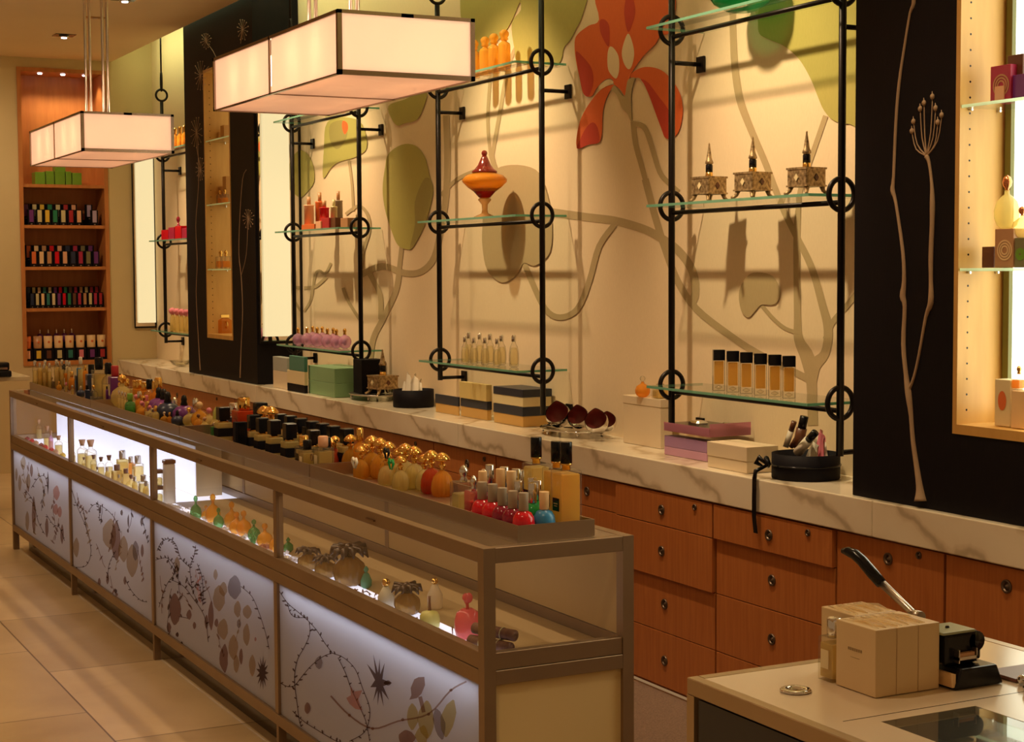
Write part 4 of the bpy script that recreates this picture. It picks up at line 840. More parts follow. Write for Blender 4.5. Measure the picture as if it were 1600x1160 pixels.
posl = ['leftmost of the front row', 'second in the front row', 'third in the front row', 'fourth in the front row', 'nearest at the right of the front row', 'left of the three cream caps', 'middle of the three cream caps', 'right of the three cream caps', 'leftmost at the back', 'second at the back', 'third at the back', 'fourth at the back', 'behind the front red ones', 'leftmost green', 'middle green', 'rightmost green', 'by the tray corner']
yprev = []
for (x, y, c, cc, X), l in zip(pol, posl):
    top('globe_polish', 'globe_bottle', x, y, None, '%s globe bottle with %s cap, %s' % (nm[c], nm[cc], l), 'globe bottles at the near tray end', {'glass': K[c], 'cap': K[cc]}, X=X, wide=.80 if cc in ('taupe',) or c == 'sky' else .62)
top('clear_square', 'square_flacon', 726, 727, None, 'clear square flacon with silver ball stopper right of the gold caps', None, X=1.985, wide=1.0)
top('clear_square', 'square_flacon', 740, 743, None, 'red tinted square flacon beside the clear silver stoppered one', None, {'perfume': K['scarlet'], 'glass': glass('rose_glass', (.9, .35, .32), .3)}, X=1.955, wide=.75)
top('tiered', 'small_bottle', 755, 734, None, 'small clear bottle with silver cap behind the cream caps', None, {'cap': M_chrome}, X=2.03, wide=.8)
for px, py, w_, lb in ((670, 778, .05, 'white card lying flat at the left in the near tray'), (700, 784, .05, 'white card lying flat in the middle of the near tray'), (728, 793, .045, 'white card lying flat by the first red globe bottle')):
    p = at(px, py, z=TF+.001); tag(MB().box(-w_/2, w_/2, -w_, w_, 0, .0015).build('paper_card', M_paper, loc=(1.935, p.y, TF+.0005)), lb, 'card')
# middle and far cluster
L2 = [(192, 592, 'square_vial', .10, 'clear', 'gold'), (200, 592.5, 'square_vial', .10, 'clear', 'gold'), (208, 593.5, 'square_vial', .10, 'pale', 'gold'), (217, 594, 'square_vial', .095, 'honey', 'gold'), (226, 597, 'square_vial', .09, 'honey', 'gold'), (235, 592.5, 'tiered', .11, 'clear', 'black'), (249, 596, 'tiered', .10, 'honey', 'gold'), (255, 591, 'tiered', .11, 'honey', 'gold'),
      (202.5, 584, 'round_flask', .085, 'pale', 'gold'), (263, 606, 'round_spray', .085, 'purple', 'black'), (273, 608, 'round_spray', .09, 'purple', 'black'), (280, 609.5, 'round_spray', .085, 'navy', 'black'), (287, 615, 'round_spray', .08, 'purple', 'black'), (281, 621.5, 'round_spray', .10, 'navy', 'chrome'), (303, 622.5, 'tiered', .10, 'clear', 'chrome'),
      (316, 627.5, 'round_flask', .095, 'amber', 'wax'), (296, 636, 'round_flask', .085, 'pale', 'gold'), (310, 647, 'round_flask', .065, 'amber', 'brown'), (322, 652, 'round_flask', .065, 'pale', 'tan'), (328.5, 637, 'round_flask', .08, 'pale', 'pink'), (278, 638, 'round_spray', .07, 'navy', 'black'), (334, 660, 'clear_square', .055, 'green', 'chrome'),
      (356, 640, 'tiered', .09, 'pale', 'chrome'), (360, 651, 'tiered', .075, 'honey', 'gold'), (343, 655, 'tiered', .07, 'pale', 'gold')]
mats2 = {'clear': M_clear, 'pale': M_pale, 'honey': M_honey, 'amber': M_amber, 'purple': K['purple'], 'navy': K['navy'], 'green': M_greenglass}
cap2 = {'square_vial': 'cap', 'tiered': 'cap', 'round_flask': 'stopper', 'round_spray': 'cap', 'clear_square': 'stopper', 'tube_bottle': 'cap'}
shp = {'square_vial': 'square bottle', 'tiered': 'round shouldered bottle', 'round_flask': 'round flask', 'round_spray': 'globe shaped bottle', 'clear_square': 'square flacon', 'tube_bottle': 'slim tube bottle'}
cnn = {'clear': 'clear', 'pale': 'pale yellow', 'honey': 'honey gold', 'amber': 'amber', 'purple': 'dark purple', 'navy': 'dark blue', 'green': 'green', 'gold': 'gold', 'black': 'black', 'chrome': 'silver', 'wax': 'amber ball', 'brown': 'brown', 'tan': 'tan', 'pink': 'pink', 'white': 'white', 'red': 'dark red', 'cream': 'cream', 'sky': 'blue'}
def ordn(i): return ORD[i] if i < 16 else ['seventeenth', 'eighteenth', 'nineteenth', 'twentieth', 'twenty-first', 'twenty-second', 'twenty-third', 'twenty-fourth', 'twenty-fifth', 'twenty-sixth', 'twenty-seventh', 'twenty-eighth', 'twenty-ninth', 'thirtieth'][i-16]
for i, (x, y, tn, h, c, cc) in enumerate(sorted(L2)):
    cols = {'glass': mats2[c], cap2[tn]: K[cc] if cc in K else M_gold}
    if tn == 'clear_square': cols['perfume'] = M_greenglass
    top(tn, 'perfume_bottle', x, y, h, '%s %s, %s top, %s from left in third tray' % (cnn[c], shp[tn], cnn[cc], ordn(i)), 'mixed bottles in the third tray', cols, wide=1.0)
# pale green figure bottle
p = at(337.5, 625, z=TF+.11); t = thing('figure_bottle', 'pale green glass bottle shaped like a bent figure beside a broad black cap', 'bottle', (2.06, at(337.5, 625, x=2.06).y, TF+.0005)); REG.append(('tray', t))
MB().lathe([(.018, 0), (.03, .01), (.028, .03), (.014, .06)], seg=16).build('glass', M_pale, t); MB().tube([(0, 0, .055), (0, -.004, .085), (.006, -.004, .098), (.022, -.006, .10), (.032, -.006, .088)], [.014, .014, .014, .012, .006], 10).build('figure', glass('lime_glass', (.75, .80, .30), .55), t)
# pale clear cluster
random.seed(3)
for i in range(14):
    x = 214+i*4.6+random.uniform(-1, 1); y = 613+(x-214)*.40+random.uniform(-3, 9)
    c = random.choice(['clear', 'clear', 'pale', 'honey', 'amber']); cc = random.choice(['gold', 'gold', 'chrome', 'pink'])
    top('tiered' if i % 2 else 'round_flask', 'small_bottle', x, y, .05+.012*random.random(), 'small %s bottle, %s top, %s from left in the pale tray edge cluster' % (cnn[c], cnn[cc], ORD[i]), 'pale cluster of small bottles', {'glass': mats2[c], ('cap' if i % 2 else 'stopper'): K[cc]}, lo=1.915, hi=2.02)
for i in range(4):
    top('tube_bottle', 'tube_bottle', 186+i*4.6, 610+i*1.6, .085, 'slim pale tube bottle, %s of four left of the green glass' % ORD[i], 'slim tube bottles', hi=1.95, wide=.9)
top('tiered', 'perfume_bottle', 206, 615, .08, 'green glass bottle right of the four slim tubes', None, {'glass': M_greenglass, 'perfume': K['lime'], 'cap': K['lime']}, hi=1.95, wide=1.2)
L3 = [(56, 563.5, 'tube_bottle', .15, 'clear', 'chrome'), (62, 567, 'tube_bottle', .14, 'pale', 'chrome'), (66, 569, 'tube_bottle', .14, 'clear', 'chrome'), (71, 563, 'tube_bottle', .15, 'pale', 'chrome'), (77, 567, 'tube_bottle', .14, 'clear', 'chrome'), (84, 562, 'tube_bottle', .15, 'clear', 'chrome'), (90, 566, 'tube_bottle', .14, 'pale', 'chrome'), (95, 562, 'tube_bottle', .15, 'clear', 'chrome'), (101.5, 563, 'tube_bottle', .15, 'clear', 'chrome'), (108, 565, 'tube_bottle', .14, 'clear', 'chrome'),
      (99, 569.5, 'tiered', .12, 'clear', 'black'), (106, 573, 'square_vial', .11, 'honey', 'cream'), (112, 581, 'tiered', .09, 'honey', 'gold'), (125, 558, 'tube_bottle', .16, 'clear', 'white'), (124, 575.5, 'square_vial', .14, 'navy', 'sky'), (133, 571, 'tube_bottle', .14, 'honey', 'gold'), (142.5, 570, 'square_vial', .16, 'navy', 'black'), (159, 559, 'square_vial', .18, 'clear', 'black'), (173, 567, 'tiered', .15, 'clear', 'black'), (180.5, 571.5, 'square_vial', .13, 'purple', 'red'),
      (83, 589, 'round_flask', .07, 'clear', 'chrome'), (92, 596, 'round_flask', .055, 'amber', 'gold'), (103, 598, 'square_vial', .055, 'clear', 'pink'), (113, 602, 'square_vial', .055, 'clear', 'chrome'), (126, 603, 'round_spray', .065, 'navy', 'chrome'), (141, 602, 'square_vial', .08, 'navy', 'black'), (154, 601, 'round_flask', .08, 'clear', 'gold'), (167, 604, 'tube_bottle', .085, 'purple', 'black'), (176, 602, 'round_flask', .08, 'clear', 'gold'), (187, 598, 'tiered', .08, 'honey', 'gold')]
for i, (x, y, tn, h, c, cc) in enumerate(sorted(L3)):
    cols = {'glass': mats2[c], cap2[tn]: K[cc]}
    if c == 'navy': cols['label'] = K['sky'] if cc == 'sky' else K['lilac']
    top(tn, 'perfume_bottle', x, y, h, '%s %s, %s top, %s from left in farthest tray' % (cnn[c], shp[tn], cnn[cc], ordn(i)), 'mixed bottles in the farthest tray', cols, wide=.9)

# ------------------------------------------------------------------ inside the display case
DF = DZ-.0005
def base(tn, name, bx, by, ty, label, cols={}, wide=1, group=None, z=DF, cat='bottle', xlo=1.83, xhi=2.14, rz=0):
    p = at(bx, by, z=z); x = min(max(p.x, xlo), xhi)
    if abs(x-p.x) > 1e-4: p = at(bx, by, x=x)
    h = at(bx, ty, x=x).z-z
    h = min(h, .24); o = inst(tn, name, (x, p.y, z+.0005), (h*wide, h*wide, h), label, cat, group, rz, cols); REG.append(('case', o)); return o
# near bay
def custom(name, bx, by, ty, label, cat='bottle', xlo=1.83, z=DF):
    p = at(bx, by, z=z); x = max(p.x, xlo)
    if x != p.x: p = at(bx, by, x=x)
    t = thing(name, label, cat, (x, p.y, z+.0005)); REG.append(('case', t)); return t, at(bx, ty, x=x).z-z
t, h = custom('round_bottle', 666, 997, 955, 'round yellow green frosted bottle in the near bay of the case'); MB().lathe([(.45*h, 0), (.55*h, .08*h), (.58*h, .35*h), (.56*h, .70*h), (.45*h, .90*h), (.12*h, 1.0*h)], seg=24).build('glass', mat('frosted_lime', (.62, .62, .20), .35, Subsurface_Weight=.0), t); MB().lathe([(.12*h, h), (.08*h, 1.06*h), (.06*h, 1.5*h), (.07*h, 1.8*h)], seg=12, flute=.1, nf=4).build('cinnamon_stopper', K['brown'], t)
t, h = custom('tall_flask', 680, 985, 904, 'tall frosted flask with gold ball stopper behind the yellow green bottle', xlo=1.96); MB().lathe([(.20*h, 0), (.25*h, .05*h), (.25*h, .45*h), (.15*h, .65*h), (.09*h, .8*h)], seg=20).build('glass', glass('frosted_clear', (.95, .85, .65), .45, .3), t); MB().sphere((0, 0, .90*h), .11*h, 16, 10).lathe([(.06*h, .78*h), (.07*h, .83*h)], seg=12).build('stopper', M_gold, t)
t, h = custom('apple_bottle', 731, 999, 950, 'pink apple shaped glass bottle by the near corner of the case')
MB().lathe([(.18*h, 0), (.36*h, .05*h), (.42*h, .30*h), (.42*h, .60*h), (.34*h, .86*h), (.16*h, .97*h), (.05*h, .93*h)], seg=26).build('glass', glass('rose_apple', (.85, .20, .20), .75, .04, 1.0), t)
m = MB(); m.tube([(0, 0, .93*h), (0, .002, 1.08*h), (.0, .006, 1.2*h)], [.06*h, .05*h, .09*h], 10); m.sphere((0, -.008, 1.32*h), .14*h, 10, 6, sz=1.2, sy=.6); m.sphere((0, .012, 1.30*h), .12*h, 10, 6, sz=1.1, sy=.6); m.build('leaf_stopper', glass('rose_apple', ()), t)
def flower_bottle(bx, by, ty, label, wide=.42):
    t, h = custom('flower_top_bottle', bx, by, ty, label)
    MB().lathe([(.6*wide*h, 0), (.8*wide*h, .06*h), (.95*wide*h, .30*h), (.9*wide*h, .48*h), (.55*wide*h, .62*h), (.35*wide*h, .68*h)], seg=40, flute=.07, nf=10).build('glass', glass('smoky_amber', (.42, .25, .07), .5, .08), t)
    m = MB(); random.seed(int(bx))
    for k in range(11):
        a_ = 2*PI*k/11; e = random.uniform(.5, .95)
        m.tube([(0, 0, .64*h), (.35*wide*h*math.cos(a_), .35*wide*h*math.sin(a_), .80*h+.15*h*e*.6), (.95*wide*h*math.cos(a_), .95*wide*h*math.sin(a_), (.70+.22*e)*h), (1.15*wide*h*math.cos(a_), 1.15*wide*h*math.sin(a_), (.55+.2*e)*h)], [.04*h, .10*h, .09*h, .015*h], 8)
    m.sphere((0, 0, .86*h), .13*h, 10, 6); m.build('flower_stopper', mat('bronze_flower', (.055, .032, .018), .28, .3), t)
flower_bottle(622, 975, 912, 'ribbed bottle topped by a dark bronze flower, right of the frosted gold ball flask'); flower_bottle(525, 926, 851, 'largest ribbed bottle with dark bronze flower top in the near bay', .40)
flower_bottle(497, 914, 868, 'dark flower topped bottle left of the largest one', .5); flower_bottle(470, 895, 856, 'amber flower topped bottle at the left of the near bay', .5)
t, h = custom('frosted_flask', 600, 968, 905, 'frosted clear flask with gold ball stopper in the middle of the near bay'); MB().lathe([(.22*h, 0), (.28*h, .06*h), (.28*h, .4*h), (.17*h, .6*h), (.08*h, .74*h)], seg=20).build('glass', mat('frosted_milk', (.62, .58, .45), .5), t); MB().sphere((0, 0, .86*h), .14*h, 16, 10).build('stopper', M_gold, t)
t, h = custom('leaf_bottle', 572, 950, 885, 'pale teal leaf shaped glass bottle in the near bay', xlo=1.90); MB().lathe([(.12*h, 0), (.25*h, .1*h), (.27*h, .35*h), (.16*h, .6*h), (.09*h, .7*h)], seg=18, sy=.5).build('glass', glass('milky_teal', (.16, .45, .27), .7, .05), t); MB().lathe([(.05*h, .7*h), (.13*h, .84*h), (.05*h, .97*h), (1e-5, h)], seg=12, sy=.4).build('leaf_stopper', glass('milky_teal', ()), t)
t, h = custom('leaf_bottle', 446, 885, 840, 'green glass leaf bottle at the far end of the near bay', xlo=1.9); MB().lathe([(.2*h, 0), (.35*h, .15*h), (.33*h, .45*h), (.1*h, .65*h)], seg=18, sy=.6).build('glass', mat('leaf_green', (.05, .22, .04), .25), t); MB().lathe([(.08*h, .65*h), (.16*h, .8*h), (1e-5, h)], seg=10, sy=.4).build('leaf_stopper', mat('leaf_green'), t)
M_bark = noisy('cinnamon_bark', (.10, .035, .018), (.20, .085, .04), (1, 12, 1), 14, .7, .6)
for i, (a, b, r_, lb) in enumerate((((765, 1008), (810, 985), .015, 'upper brown cinnamon roll at the near corner of the case'), ((770, 1028), (818, 1000), .016, 'lower brown cinnamon roll at the near corner of the case'))):
    z_ = DF+r_+.004+(.033 if i == 0 else 0); p0, p1 = Vector((1.835+.012*(1-i), 3.80, z_)), Vector((1.885+.012*(1-i), 3.668, z_))
    o = thing('cinnamon_roll', lb, 'cinnamon roll', p0, 0, 'cinnamon rolls in the case'); d = p1-p0
    MB().tube([(0, 0, 0), d*.5, d], r_, 14).build('bark', M_bark, o)
    m = MB()
    for k_ in (.3, .72): m.tube([d*k_+Vector(((r_+.001)*math.cos(s_)*.94, (r_+.001)*math.cos(s_)*.34, (r_+.001)*math.sin(s_))) for s_ in [2*PI*j/16 for j in range(17)]], .0013, 6)
    m.build('raffia_tie', K['pale'], o)
# second bay
base('round_flask', 'glass_flask', 304, 814.5, 775, 'green glass flask at the left end of the amber group in the case', {'glass': M_greenglass, 'stopper': M_greenglass}, .62)
for i, (bx, by, ty, c, w_) in enumerate(((322, 812, 790, 'amber', .9), (333, 818, 772, 'amber', .7), (345, 826, 794, 'green', .7), (359, 826, 784, 'amber', .75), (370, 835, 800, 'amber', .9), (381, 838, 798, 'amber', .8), (397, 846, 812, 'green', .8), (414, 856, 818, 'amber', .9), (436, 864, 828, 'amber', .8))):
    base('round_flask', 'glass_flask', bx, by, ty, '%s glass flask, %s from left in the amber group inside the case' % (c, ORD[i]), {'glass': M_amber if c == 'amber' else M_greenglass, 'stopper': M_amber if c == 'amber' else M_greenglass}, w_, 'amber and green flasks inside the case', xlo=1.86)
for i, (bx, by, r_) in enumerate(((290, 800, 5), (322, 820, 6), (330, 826, 9), (352, 838, 5))):
    p = at(bx, by, z=DF); x = max(p.x, 1.825); m = MB(); s_ = mpp(p); m.torus((0, 0, 0), r_*s_, .0016, 'x', 0, PI, 12, 6)
    tag(m.build('glass_arch', M_clear, loc=(x, p.y, DF+.001)), 'small curved glass arch, %s from left on the crystals' % ORD[i], 'ornament', 'glass arches on the crystals')
m = MB(); p = at(379, 858, z=DF)
for k in range(9): m.tube([(0, 0, 0), (random.uniform(-.006, .006), random.uniform(-.012, .012), .03), (random.uniform(-.014, .014), random.uniform(-.025, .025), random.uniform(.045, .065))], [.0035, .0028, .0006], 6)
tag(m.build('glass_grass', mat('bright_green_glass', (.08, .45, .15), .2), loc=(max(p.x, 1.83), p.y, DF+.001)), 'tuft of bright green glass grass in the amber group', 'ornament')
p = at(402, 862, z=DF); m = MB()
for k in range(14): m.sphere((random.uniform(-.015, .015), random.uniform(-.028, .028), .006+random.uniform(0, .012)), .008, 8, 5)
tag(m.build('coral_piece', mat('coral', (.45, .20, .14), .5), loc=(max(p.x, 1.85), p.y, DF+.001)), 'reddish coral lump beside the glass grass', 'ornament')
# tall boxes by the bay post
t, h = custom('tall_tube_box', 265, 787, 719, 'tall white tube with brown lid by the second bay post'); s_ = .022
MB().bbox(-s_, s_, -s_, s_, 0, h-.016, .004).build('tube', M_white, t); MB().bbox(-s_-.002, s_+.002, -s_-.002, s_+.002, h-.016, h, .003).build('lid', K['brown'], t)
for (bx, by, ty, lb) in ((245, 768, 730, 'upper brown lidded glass jar stacked left of the tall white tube'), (246, 792, 764, 'lower brown lidded glass jar left of the tall white tube')):
    low = 'lower' in lb; p = at(246, 792, z=DF); x = max(p.x, 1.84); y = at(246, 792, x=x).y; z_ = DF+.0005+(0 if low else .0705); t = thing('lidded_jar', lb, 'jar', (1.842, y, z_))
    MB().bbox(-.022, .022, -.022, .022, 0, .055, .003).build('glass', M_clear, t); MB().bbox(-.018, .018, -.018, .018, .004, .035, .003).build('perfume', M_pale, t); MB().bbox(-.024, .024, -.024, .024, .055, .070, .003).build('lid', K['brown'], t)
# third bay
for i, (bx, by, ty, tn, c, w_) in enumerate(((124.7, 733, 688, 'cork_bottle', 'clear', 1), (138, 737, 688.4, 'cork_bottle', 'clear', 1), (113, 726, 699, 'cork_bottle', 'clear', .9), (131.5, 743, 715, 'cork_bottle', 'clear', .9), (146, 741, 711.5, 'cork_bottle', 'clear', .9), (157, 751, 715, 'cork_bottle', 'clear', .9), (171, 748, 712, 'cork_bottle', 'clear', .9), (191.7, 750, 704.5, 'square_vial', 'pale', .9), (205, 748, 714, 'square_vial', 'honey', .9),
        (216, 754, 712.5, 'square_vial', 'clear', 1.0), (179.6, 760, 727, 'square_vial', 'pale', 1.3), (201, 768, 742, 'round_flask', 'pale', .9), (197, 758, 733, 'square_vial', 'pale', 1.2), (222, 777, 743, 'square_vial', 'clear', 1.1), (168, 757, 730, 'tiered', 'pale', .9), (211, 770, 745, 'tiered', 'pale', .9), (118, 738, 722, 'round_flask', 'clear', 1.1), (152, 748, 730, 'tiered', 'clear', .9), (186, 765, 742, 'tiered', 'clear', .9), (228, 778, 752, 'tiered', 'pale', .9))):
    cols = {'glass': mats2[c]}
    if tn == 'cork_bottle' and bx > 130 and ty > 700: cols['cork'] = K['brown']
    if tn != 'cork_bottle': cols['cap' if tn != 'round_flask' else 'stopper'] = random.choice([M_satin, K['brown'], K['taupe']])
    base(tn, 'perfume_bottle', bx, by, ty, '%s %s near pixelrow' % (c, tn), cols, w_, 'clear and yellow bottles before the light box', xlo=1.825, xhi=1.99)
# fourth bay
for i, (bx, by, ty, w_, lb) in enumerate(((60.5, 686, 655.5, .8, 'tall clear bottle with flared cork at the far end of the case'), (74, 703, 666, .75, 'tall clear tube bottle left of the squat corked one'), (80, 706, 674, .6, 'slim lilac tube bottle in the far bay of the case'), (92, 711, 681.5, 1.1, 'squat clear corked bottle in the far bay of the case'))):
    base('cork_bottle', 'corked_bottle', bx, by, ty, lb, {'glass': M_clear if i != 2 else M_purple}, w_, xlo=1.84)
for i, (bx, by, c) in enumerate(((41.7, 690, 'wine'), (49, 694.5, 'scarlet'), (55, 698, 'tan'), (63.4, 702.4, 'wine'), (70, 706.5, 'scarlet'), (79.5, 712.5, 'scarlet'), (85.7, 716.4, 'tan'), (97, 721, 'yellow'))):
    p = at(bx, by, x=1.828); o = MB().sphere((0, 0, .017), .017, 14, 9, sz=.95).lathe([(.004, .03), (.002, .036)], seg=8).build('glass_ball', K[c], loc=(1.832, p.y, DF+.0015))
    tag(o, '%s glass ball, %s from left along the glass of the far bay' % ({'wine': 'dark red', 'scarlet': 'red', 'tan': 'orange brown', 'yellow': 'yellow'}[c], ORD[i]), 'ball', 'small glass balls in the far bay')
# labels of the third bay bottles, by place
b3 = sorted([o for o in bpy.data.objects if 'near pixelrow' in str(o.get('label', ''))], key=lambda o: -o.location.y)
for i, o in enumerate(b3):
    w0 = o['label'].replace(' near pixelrow', '').replace('square_vial', 'square bottle').replace('cork_bottle', 'corked bottle').replace('round_flask', 'round flask').replace('tiered', 'round bottle').replace('honey', 'golden')
    o['label'] = '%s before the light box, %s counting from the far end' % (w0, ordn(i))

# ------------------------------------------------------------------ things on the rack shelves
def sh(tn, name, bx, by, ty, X, z, label, group, cols={}, wide=1, cat='bottle', rz=0):
    p = at(bx, by, x=X); h = at(bx, ty, x=X).z-z
    return inst(tn, name, (X, p.y, z+.0008), (h*wide, h*wide, h), label, cat, group, rz, cols)
for i, x in enumerate((1123, 1145, 1166, 1188, 1210.5, 1232.5)):
    sh('black_top_flask', 'perfume_flask', x, 620+i*2, 547+i*1.9, 3.50, SZ[0], 'flat golden flask with square black cap, %s from left of six' % ORD[i], 'black capped flasks on the near lower shelf', rz=-.45, wide=.86)
for i, (x, ty) in enumerate(((1108, 223), (1176, 213), (1260, 204))):
    sh('spire_flask', 'spire_flask', x, 312, ty, 3.53, SZ[1], 'ornate silver box flask on four legs with spire stopper, %s of three on the shelf' % ('left', 'middle', 'right')[i], 'spire flasks on the near middle shelf', rz=.12, wide=.84)
# green glass bowl
p = at(1150, -10, x=3.545); t = thing('glass_bowl', 'wide green glass bowl on the upper shelf cut by the top of the photo', 'bowl', (3.545, at(1158, 20, x=3.545).y, SZ[2]+.0006))
m = MB(); m.lathe([(.035, 0), (.055, .004), (.10, .030), (.125, .065), (.130, .10), (.124, .10), (.118, .066), (.093, .036), (.05, .010), (1e-4, .008)], seg=36); m.build('glass', glass('bowl_glass', (.03, .50, .22), .55), t)
# amber bottles, upper shelf of the middle bay
for i, (x, ty) in enumerate(((741, 62), (758, 57), (772, 52), (788, 46))):
    sh('tall_amber', 'amber_bottle', x, 105, ty, 3.56, SZ[2], 'tall golden amber bottle with ball stopper, %s from left on the upper middle shelf' % ORD[i], 'amber bottles on the upper middle shelf', wide=.9)
# lidded amber jar
pj = at(757.5, 338, x=3.53); hj = at(757.5, 235, x=3.53).z-SZ[1]
t = thing('lidded_jar', 'amber and red glass footed jar with pointed lid on the middle shelf', 'jar', (3.53, pj.y, SZ[1]+.0008)); h = hj
MB().lathe([(.17*h, 0), (.16*h, .02*h), (.05*h, .07*h), (.04*h, .12*h), (.045*h, .20*h), (.10*h, .27*h), (.085*h, .29*h)], seg=28).build('foot', glass('smoke_glass', (.85, .55, .25), .35), t)
MB().lathe([(.06*h, .29*h), (.15*h, .38*h), (.25*h, .45*h), (.33*h, .53*h), (.335*h, .57*h), (.28*h, .63*h), (.17*h, .665*h)], seg=32).build('bowl', glass('jar_amber', (.92, .42, .04), .6, .04), t)
MB().lathe([(.085*h, .30*h), (.16*h, .385*h), (.22*h, .44*h), (.15*h, .46*h)], seg=24).build('red_base', glass('jar_red', (.50, .03, .02), .6), t)
MB().lathe([(.19*h, .665*h), (.19*h, .69*h), (.15*h, .72*h), (.10*h, .78*h), (.055*h, .88*h), (.035*h, .92*h)], seg=28).sphere((0, 0, .955*h), .045*h, 14, 8).build('lid', mat('jar_lid_red', (.30, .03, .02), .08, Transmission_Weight=.5), t)
# clear oval bottles, lower shelf of the middle bay
for i, (x, ty, X) in enumerate(((727, 526, 3.47), (733, 520, 3.55), (741, 528, 3.49), (750, 521, 3.56), (758, 528, 3.50), (766, 522, 3.57), (777, 529, 3.50), (784, 524, 3.57), (803, 524, 3.54))):
    sh('oval_bottle', 'oval_bottle', x, 570, ty, X, SZ[0], 'clear oval bottle with silver cap, %s from left on the lower middle shelf' % ORD[i], 'oval bottles on the lower middle shelf', {'perfume': glass('faint_liquid', (.97, .90, .62), .20, .05, .5)}, .95)
# purple bottles
for i, (x, ty, X) in enumerate(((466, 512, 3.47), (480, 511, 3.50), (489, 509.5, 3.58), (496, 511, 3.50), (504, 510, 3.58), (512, 512.5, 3.50), (521, 512, 3.59), (526, 514, 3.52), (539, 513, 3.55))):
    sh('lilac_egg', 'lilac_bottle', x, 545, ty, X, SZ[0], 'lilac egg shaped bottle with gold stopper, %s from left on its glass shelf' % ORD[i], 'lilac bottles on the far lower shelf', wide=.84)
# orange group, middle shelf of the far bay
for i, (x, ty, X, c, cc, w_, lb) in enumerate(((483, 308, 3.50, 'peach', 'tan', .62, 'tall peach cylinder bottle at the left of the orange group'), (500, 301, 3.57, 'orange', 'tan', .5, 'tallest orange bottle in the group on the far shelf'), (507, 314, 3.50, 'scarlet', 'tan', .72, 'short bright red orange bottle before the tall orange one'), (529, 299, 3.58, 'taupe', 'tan', .48, 'tallest grey brown bottle in the orange group'), (522, 312, 3.52, 'pale', 'pale', .5, 'short pale olive bottle before the tall grey brown one'))):
    p = at(x, 350, x=X); h = at(x, ty, x=X).z-SZ[1]; t = thing('cylinder_bottle', lb, 'bottle', (X, p.y, SZ[1]+.0008), 0, 'orange group on the far middle shelf')
    r_ = .24*h*w_; MB().lathe([(r_, 0), (r_, .72*h), (r_*1.12, .74*h), (r_*.9, .76*h)], seg=20).build('body', K[c], t); MB().lathe([(r_*.42, .76*h), (r_*.42, h)], seg=14).build('cap', K[cc], t)
for x0, x1, ty, X, c, lb in ((471, 491, 351, 3.45, 'orange', 'flat orange box at the left front of the far middle shelf'), (502, 514, 341, 3.46, 'red', 'small dark red box in the middle of the orange group'), (515, 524, 340.5, 3.47, 'brown', 'small brown red box touching the dark red one'), (532, 543, 341, 3.49, 'tan', 'small tan box at the right end of the orange group'), (493, 501, 346, 3.45, 'peach', 'tiny peach box between the flat orange and dark red boxes')):
    a, b = at(x1, 352, x=X).y, at(x0, 352, x=X).y; zt = at((x0+x1)/2, ty, x=X).z-SZ[1]; zt = max(.025, zt)
    tag(bevel(MB().box(0, .05, 0, b-a, 0, zt).build('gift_box', K[c], loc=(X, a, SZ[1]+.0008)), .002), lb, 'box', 'boxes in the orange group')
# farthest rack
for i, (x, ty) in enumerate(((266, 205), (274, 200), (282, 198), (289, 196))): sh('tiered', 'amber_bottle', x, 232, ty, 3.50, SZ[2], 'small golden bottle, %s from left on the farthest upper shelf' % ORD[i], 'golden bottles on the farthest upper shelf', {'glass': M_amber, 'perfume': K['peach']}, .8)
for x0, x1, ty, c, lb in ((252, 262, 360, 'scarlet', 'leftmost red box on the farthest middle shelf'), (263, 272, 356, 'crimson', 'second red box on the farthest middle shelf'), (273, 283, 354, 'scarlet', 'third red box on the farthest middle shelf'), (284, 293, 357, 'crimson', 'red box nearest the dark column on the farthest shelf')):
    a, b = at(x1, 366, x=3.47).y, at(x0, 366, x=3.47).y; zt = at(x0, ty, x=3.47).z-SZ[1]
    tag(bevel(MB().box(0, .07, 0.002, b-a, 0, max(.03, zt)).build('red_box', K[c], loc=(3.47, a, SZ[1]+.0008)), .002), lb, 'box', 'red boxes on the farthest middle shelf')
t = sh('round_flask', 'figure_bottle', 279, 366, 338, 3.60, SZ[1], 'dark pink bottle with rounded stopper behind the red boxes', None, {'glass': K['wine'], 'stopper': K['wine']}, .6)
for i, x in enumerate((270, 277, 284, 291)): sh('pink_flower_bottle', 'flower_cap_bottle', x, 514, 481+i*.8, 3.50, SZ[0], 'slender pale bottle with pink flower cap, %s from left on the farthest lower shelf' % ORD[i], 'pink flower cap bottles', {}, .85)

# ------------------------------------------------------------------ recess contents
SL = [at(345, y, x=3.45).z for y in (420.5, 319.5, 219)]
for z, lv in zip(SL, ('lower', 'middle', 'upper')): recess_shelf(10.66, 11.211, z, lv+' glass shelf in the narrow lit recess of the far column')
def rec(bx, by, ty, X, z, w_, d, c, lb, cat='box', name='gift_box', gr=None):
    p = at(bx, by, x=X); h = at(bx, ty, x=X).z-z
    return tag(bevel(MB().box(-d/2, d/2, -w_/2, w_/2, 0, h).build(name, c, loc=(X, p.y, z+.0008)), .002), lb, cat, gr)
M_amb = col('amber_card', (.55, .28, .08))
for x, z, ty, w_, lb in ((347, SL[2], 207, .07, 'small amber box on the upper shelf of the far recess'), (355, SL[2], 196, .08, 'taller amber box on the upper shelf of the far recess'), (349, SL[1], 292, .09, 'amber box on the middle shelf of the far recess, left one'), (357, SL[1], 276, .08, 'amber box on the middle shelf of the far recess, right one')):
    rec(x, 300, ty, 3.50, z, w_, .06, M_amb, lb, gr='amber boxes in the far recess')
